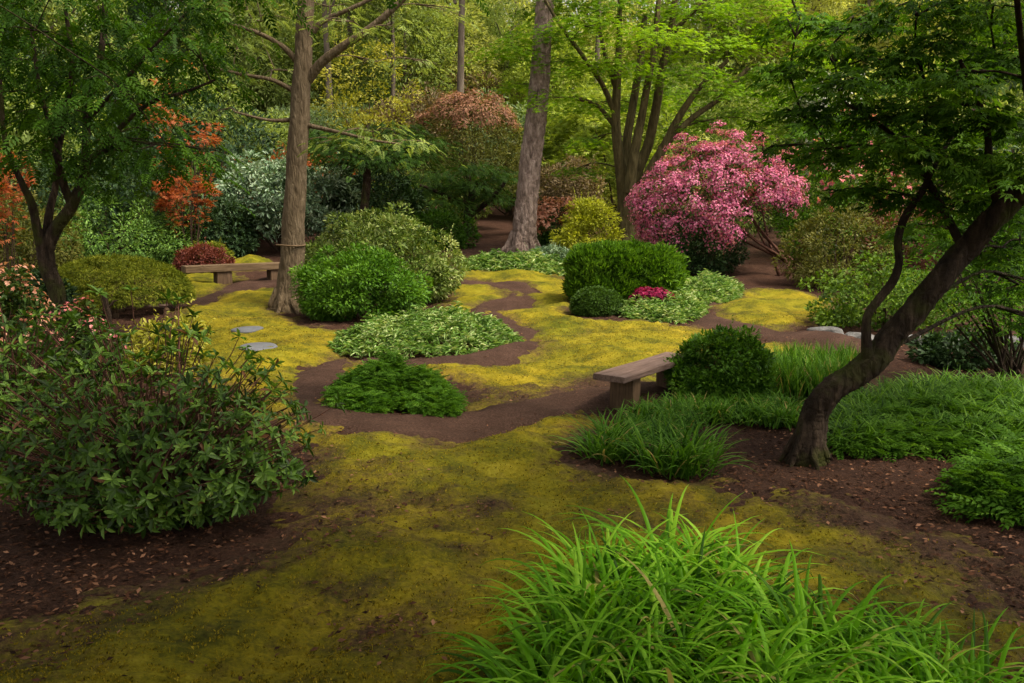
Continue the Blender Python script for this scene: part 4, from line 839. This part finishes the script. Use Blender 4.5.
# ================================================================== BACK OF THE GARDEN
BK = [
 ('low_hedge', 'low dark green clipped hedge left of the layered small tree', 'hedge', 436, 240, 76, 30, 'maple_dark', LEAF4, .12, 7000, 90, .4, 27, {}),
 ('domed_shrub', 'large domed shrub with reddish brown new growth above the layered small tree', 'shrub', 470, 232, 104, 132, 'olive', LEAF4, .11, 16000, 260, .4, 33, dict(zc=.62, low=-.5, lump=.03, growth=1)),
 ('domed_shrub', 'brown olive rounded shrub just right of the pine trunk', 'shrub', 565, 232, 64, 70, 'bg_brown', LEAF4, .12, 9000, 110, .45, 31, dict(zc=.6)),
 ('orange_azalea', 'orange flowering azalea at the pine trunk, in front of the brown olive dome', 'azalea', 552, 250, 60, 46, 'azalea_leaf', LEAF4, .1, 3500, 50, .35, 27.2, dict(flowers=None)),
 ('yellow_green_shrub', 'yellow green shrub in flat layers left of the many stemmed maple', 'shrub', 586, 252, 62, 48, 'yellowgreen', LEAF4, .1, 12000, 90, .36, 24.5, dict(up=1.6, crz=.6, jit=.5)),
 ('green_shrub', 'fresh green low shrub between the pine trunk and the yellow green shrub', 'shrub', 562, 256, 44, 26, 'maple_dark', LEAF4, .1, 4000, 60, .3, 27, {}),
 ('lime_maple', 'lime green small maple glowing behind the fan of maple stems', 'tree', 618, 238, 130, 150, 'lime', PALM, .2, 7000, 120, .7, 36, dict(zc=.6, low=-.5, up=1.4)),
 ('lime_maple', 'lime green feathery tree between the pine trunk and the maple stems', 'tree', 560, 236, 80, 130, 'lime', PALM, .2, 4500, 80, .7, 38, dict(zc=.6, low=-.4, up=1.4)),
 ('orange_maple', 'orange red maple with leaves in thin layers above the low bench', 'tree', 192, 250, 80, 150, 'orange', PALM, .13, 480, 18, .5, 23, dict(zc=.75, low=.1, shoots=0, up=2.5, crz=.22, jit=.3)),
 ('orange_maple', 'small orange red maple just left of the silvery blue green shrub', 'tree', 194, 258, 64, 76, 'orange', PALM, .10, 1300, 30, .33, 22.5, dict(zc=.78, low=.05, up=2.2, crz=.25, jit=.4, shoots=6)),
 ('orange_maple', 'orange leaved shrub at the picture edge behind the forked dark trunk', 'tree', 8, 250, 70, 106, 'orange', PALM, .12, 700, 20, .33, 17, dict(zc=.75, low=.2, up=2.0, crz=.4, shoots=0)),
 ('orange_azalea', 'orange azalea glimpsed on both sides of the tall brown trunk', 'azalea', 300, 225, 150, 72, 'orange', LEAF4, .14, 3600, 70, .5, 30, dict(low=-.1)),
 ('yellow_tree', 'yellow olive small tree right of the tall brown trunk', 'tree', 370, 205, 88, 126, 'gold', LEAF4, .16, 4200, 60, .55, 37, dict(zc=.75, low=.0, lump=.22, crz=.5)),
 ('dark_conifer_shrub', 'dark shaded shrub under the forked maple branches', 'shrub', 110, 262, 200, 105, 'bg_dark', LEAF6, .18, 9000, 110, .6, 24, {}),
 ('dark_conifer_shrub', 'dark evergreen behind the orange maple left of the tall brown trunk', 'shrub', 215, 240, 170, 130, 'bg_dark', LEAF6, .2, 9000, 110, .7, 29, {}),
 ('white_flowering_tree', 'small tree with whitish blossom above the coral pink azalea', 'tree', 822, 240, 70, 158, 'bg_teal', LEAF6, .15, 3000, 60, .5, 27, dict(zc=.7, low=-.4)),
 ('green_backdrop_shrub', 'mid green tall shrub behind the pink rhododendron', 'shrub', 760, 240, 200, 150, 'bg_mid', LEAF6, .17, 12000, 140, .8, 32, {}),
 ('green_backdrop_shrub', 'broad dark green shrub behind the leaning tree', 'shrub', 940, 260, 240, 190, 'bg_mid', LEAF6, .17, 12000, 140, .8, 25, {}),
 ('green_backdrop_shrub', 'mid green shrub filling the gap behind the low clipped hedge', 'shrub', 400, 238, 170, 92, 'bg_mid', LEAF4, .17, 9000, 110, .7, 34, {}),
 ('green_backdrop_shrub', 'bright leafy shrub behind the pink rhododendron and the maple trunk', 'shrub', 668, 236, 120, 105, 'bg_light', LEAF4, .17, 8000, 100, .7, 39, {}),
 ('green_backdrop_shrub', 'dark green shrub at the picture edge behind the multi stemmed bush', 'shrub', 1040, 270, 160, 150, 'deepgreen', LEAF6, .15, 8000, 100, .6, 18, {}),
]
for (nm, lb, ct, cx, by, w, h, mt, tpl, sz, n, nc, cr, dep, kw) in BK:
    kw = dict(kw)
    if 'flowers' in kw: kw['flowers'] = (M['salmon'], 1500, .06, .2)
    if kw.pop('growth', 0): kw['flowers'] = (M['newgrowth'], 8000, .11, .76, LEAF4)
    if nm == 'white_flowering_tree': kw['flowers'] = (M['white_fl'], 700, .12, .3)
    shrub(nm, lb, ct, cx, by, w, h, M[mt], tpl, sz, n, nc, cr, depth=dep, nst=7, stem='stem', **kw)

# ---- the wood behind: a few prototypes, copied with their parts
def proto(name, label, cat, group, H, r, z0, n, nc, cr, size, tpl, mat, bark, tr=.22, **kw):
    root = thing(name, label, cat, (0, 0, 0), group)
    b, c, ow = dome(r, r, H - z0, n, nc, cr, size, tpl, **kw); o = b.put('crown', mat, root); o.location.z = z0
    t = Tubes(); zz = np.linspace(-.3, H * .86, 9); t.add(np.stack([np.cumsum(U(-.12, .12, 9)), np.cumsum(U(-.12, .12, 9)), zz], -1), np.linspace(tr, tr * .25, 9), 9, .03)
    for k in range(16):
        e = c[rng.integers(len(c))] + np.array([0, 0, z0]); s0 = np.array([0, 0, max(e[2] - r * U(.3, .8), z0 * .8)]); t.add(catmull([s0, (s0 + e) / 2 + np.array([0, 0, .25]), e], 4), np.linspace(tr * .35, .02, 9), 5)
    t.put('trunk', bark, root)
    return root
GT = 'trees of the wood behind the garden'
PR = dict(
  broad=lambda: proto('woodland_tree', '', 'tree', GT, 13, 3.7, 1.8, 22000, 150, 1.15, .27, LEAF6, M['bg_mid'], M['bark_grey'], zc=.45, low=-.6, jit=.8),
  airy=lambda: proto('woodland_tree', '', 'tree', GT, 15, 3.6, 3.0, 16000, 120, 1.25, .27, LEAF6, M['bg_light'], M['bark_grey'], .2, zc=.5, low=-.7, lump=.2, inner=.3, up=1.2),
  conifer=lambda: proto('woodland_conifer', '', 'tree', GT, 18, 2.8, 1.0, 18000, 140, 1.05, .36, NARROW, M['bg_dark'], M['bark_pine'], .28, zc=.2, low=-.6, droop=.7),
  bush=lambda: proto('understory_shrub', '', 'shrub', 'shrubs at the foot of the wood', 4.2, 2.6, .2, 11000, 110, .75, .18, LEAF6, M['bg_mid'], M['stem'], .08, zc=.45, low=-.7, lump=.12))
PR['pole'] = lambda: proto('pole_tree', '', 'tree', GT, 24, 3.0, 10.5, 8000, 70, 1.1, .26, LEAF6, M['bg_light'], M['bark_grey'], .24, zc=.4, low=-.7, lump=.2, inner=.3)
LBL = dict(bg_mid='mid green', bg_light='light yellow green', bg_dark='dark green', bg_teal='bluish green', bg_brown='brownish', gold='golden green', lime='lime green', maple_dark='deep green', olive='olive green')
KIND = dict(broad='broad leafy tree standing in the wood behind the garden', airy='airy tall tree in the wood behind the garden', conifer='narrow conifer standing in the wood behind the garden', pole='tall bare lower trunk in the wood behind the garden', bush='rounded shrub at the foot of the wood behind the garden')
made = {}
def place(kind, px, dep, s, mat, rz=None, sz=1.0):
    if kind not in made:
        root = PR[kind](); made[kind] = root
    else:
        src = made[kind]; root = src.copy(); COL.objects.link(root)
        for ch in src.children:
            c = ch.copy(); COL.objects.link(c); c.parent = root
    root.location = ((px - CX) / FPX * dep, dep, float(T(dep)) - .1); root.scale = (s, s, s * sz); root.rotation_euler.z = U(0, 6.28)
    root['label'] = LBL[mat] + ' ' + KIND[kind]; root['group'] = LBL[mat] + ' ' + ('shrubs' if kind == 'bush' else kind + ' trees') + ' behind the garden'
    for ch in root.children:
        if ch.name.startswith('crown'): ch.material_slots[0].link = 'OBJECT'; ch.material_slots[0].material = M[mat]
for a in [('broad', 455, 52, .8, 'bg_light'), ('broad', 505, 54, .8, 'bg_mid'), ('broad', 380, 60, .95, 'bg_light'), ('broad', 720, 60, 1.0, 'bg_light'), ('bush', 340, 66, 2.2, 'bg_mid'), ('bush', 430, 68, 2.3, 'bg_teal'), ('bush', 500, 64, 2.2, 'bg_light'), ('bush', 580, 66, 2.3, 'bg_mid'), ('bush', 690, 66, 2.3, 'bg_light'), ('bush', 790, 64, 2.3, 'bg_mid'), ('bush', 880, 60, 2.2, 'bg_light'), ('bush', 230, 62, 2.2, 'bg_mid'), ('bush', 130, 58, 2.2, 'bg_mid'), ('bush', 980, 58, 2.2, 'bg_light'),
          ('broad', 420, 66, 1.0, 'bg_light'), ('broad', 520, 72, 1.1, 'bg_teal'), ('broad', 760, 66, 1.1, 'bg_mid'), ('broad', 850, 58, 1.0, 'bg_light'), ('broad', 290, 60, 1.0, 'bg_mid'), ('broad', 640, 74, 1.1, 'bg_mid'),
          ('pole', 336, 44, .9, 'bg_mid'), ('pole', 362, 52, 1.0, 'bg_mid'), ('pole', 458, 40, .9, 'bg_light'), ('pole', 590, 50, .9, 'bg_light'), ('pole', 795, 56, 1, 'bg_light'), ('pole', 850, 48, .9, 'bg_light'), ('pole', 700, 62, 1.1, 'bg_mid'), ('pole', 395, 46, .7, 'bg_mid'),
          ('bush', 250, 37, 1.1, 'bg_mid'), ('bush', 330, 42, 1.2, 'bg_teal'), ('bush', 430, 41, 1.3, 'bg_brown'), ('bush', 505, 40, 1.2, 'bg_teal'), ('bush', 585, 44, 1.2, 'bg_light'), ('bush', 690, 44, 1.5, 'bg_mid'), ('bush', 800, 40, 1.5, 'bg_mid'), ('bush', 900, 36, 1.5, 'bg_light'), ('bush', 1000, 34, 1.5, 'bg_mid'), ('bush', 90, 36, 1.4, 'bg_dark'), ('bush', 10, 30, 1.4, 'bg_mid'), ('bush', 170, 40, 1.5, 'bg_mid'),
          ('bush', 380, 50, 1.5, 'bg_mid'), ('bush', 470, 52, 1.6, 'bg_brown'), ('bush', 640, 52, 1.6, 'bg_teal'), ('bush', 740, 54, 1.6, 'bg_light'), ('bush', 280, 50, 1.5, 'olive'),
          ('broad', 470, 58, .9, 'bg_mid'), ('broad', 340, 55, .85, 'bg_mid'), ('broad', 250, 48, .9, 'bg_mid'), ('broad', 180, 50, 1, 'bg_dark'), ('broad', 70, 44, 1.0, 'bg_mid'), ('broad', -30, 40, 1.0, 'bg_dark'), ('broad', 600, 60, .95, 'bg_light'), ('broad', 700, 56, 1, 'bg_mid'), ('broad', 800, 54, 1.0, 'bg_light'), ('broad', 900, 48, 1.0, 'bg_light'), ('broad', 1000, 46, 1.0, 'bg_mid'), ('broad', 1080, 40, 1.0, 'bg_mid'), ('broad', 545, 48, .7, 'lime'),
          ('airy', 410, 50, .9, 'bg_mid'), ('airy', 300, 62, 1.1, 'bg_light'), ('airy', 510, 66, 1.1, 'bg_light'), ('airy', 770, 70, 1.1, 'bg_light'), ('airy', 860, 62, 1.1, 'gold'), ('airy', 960, 60, 1.1, 'bg_light'), ('airy', 220, 64, 1.1, 'bg_mid'), ('airy', 120, 60, 1.1, 'bg_mid'), ('airy', 20, 56, 1.1, 'bg_light'), ('airy', 1060, 58, 1.1, 'bg_light'),
          ('conifer', 445, 56, .8, 'bg_teal'), ('conifer', 350, 70, 1, 'bg_teal'), ('conifer', 820, 84, 1.1, 'bg_teal'), ('conifer', 900, 80, 1.1, 'bg_mid'), ('conifer', 260, 78, 1.1, 'bg_dark'), ('conifer', 150, 76, 1.1, 'bg_teal'), ('conifer', 50, 72, 1.1, 'bg_teal'), ('conifer', 990, 78, 1.1, 'bg_teal'), ('conifer', 395, 86, 1.2, 'bg_mid')]: place(*a)
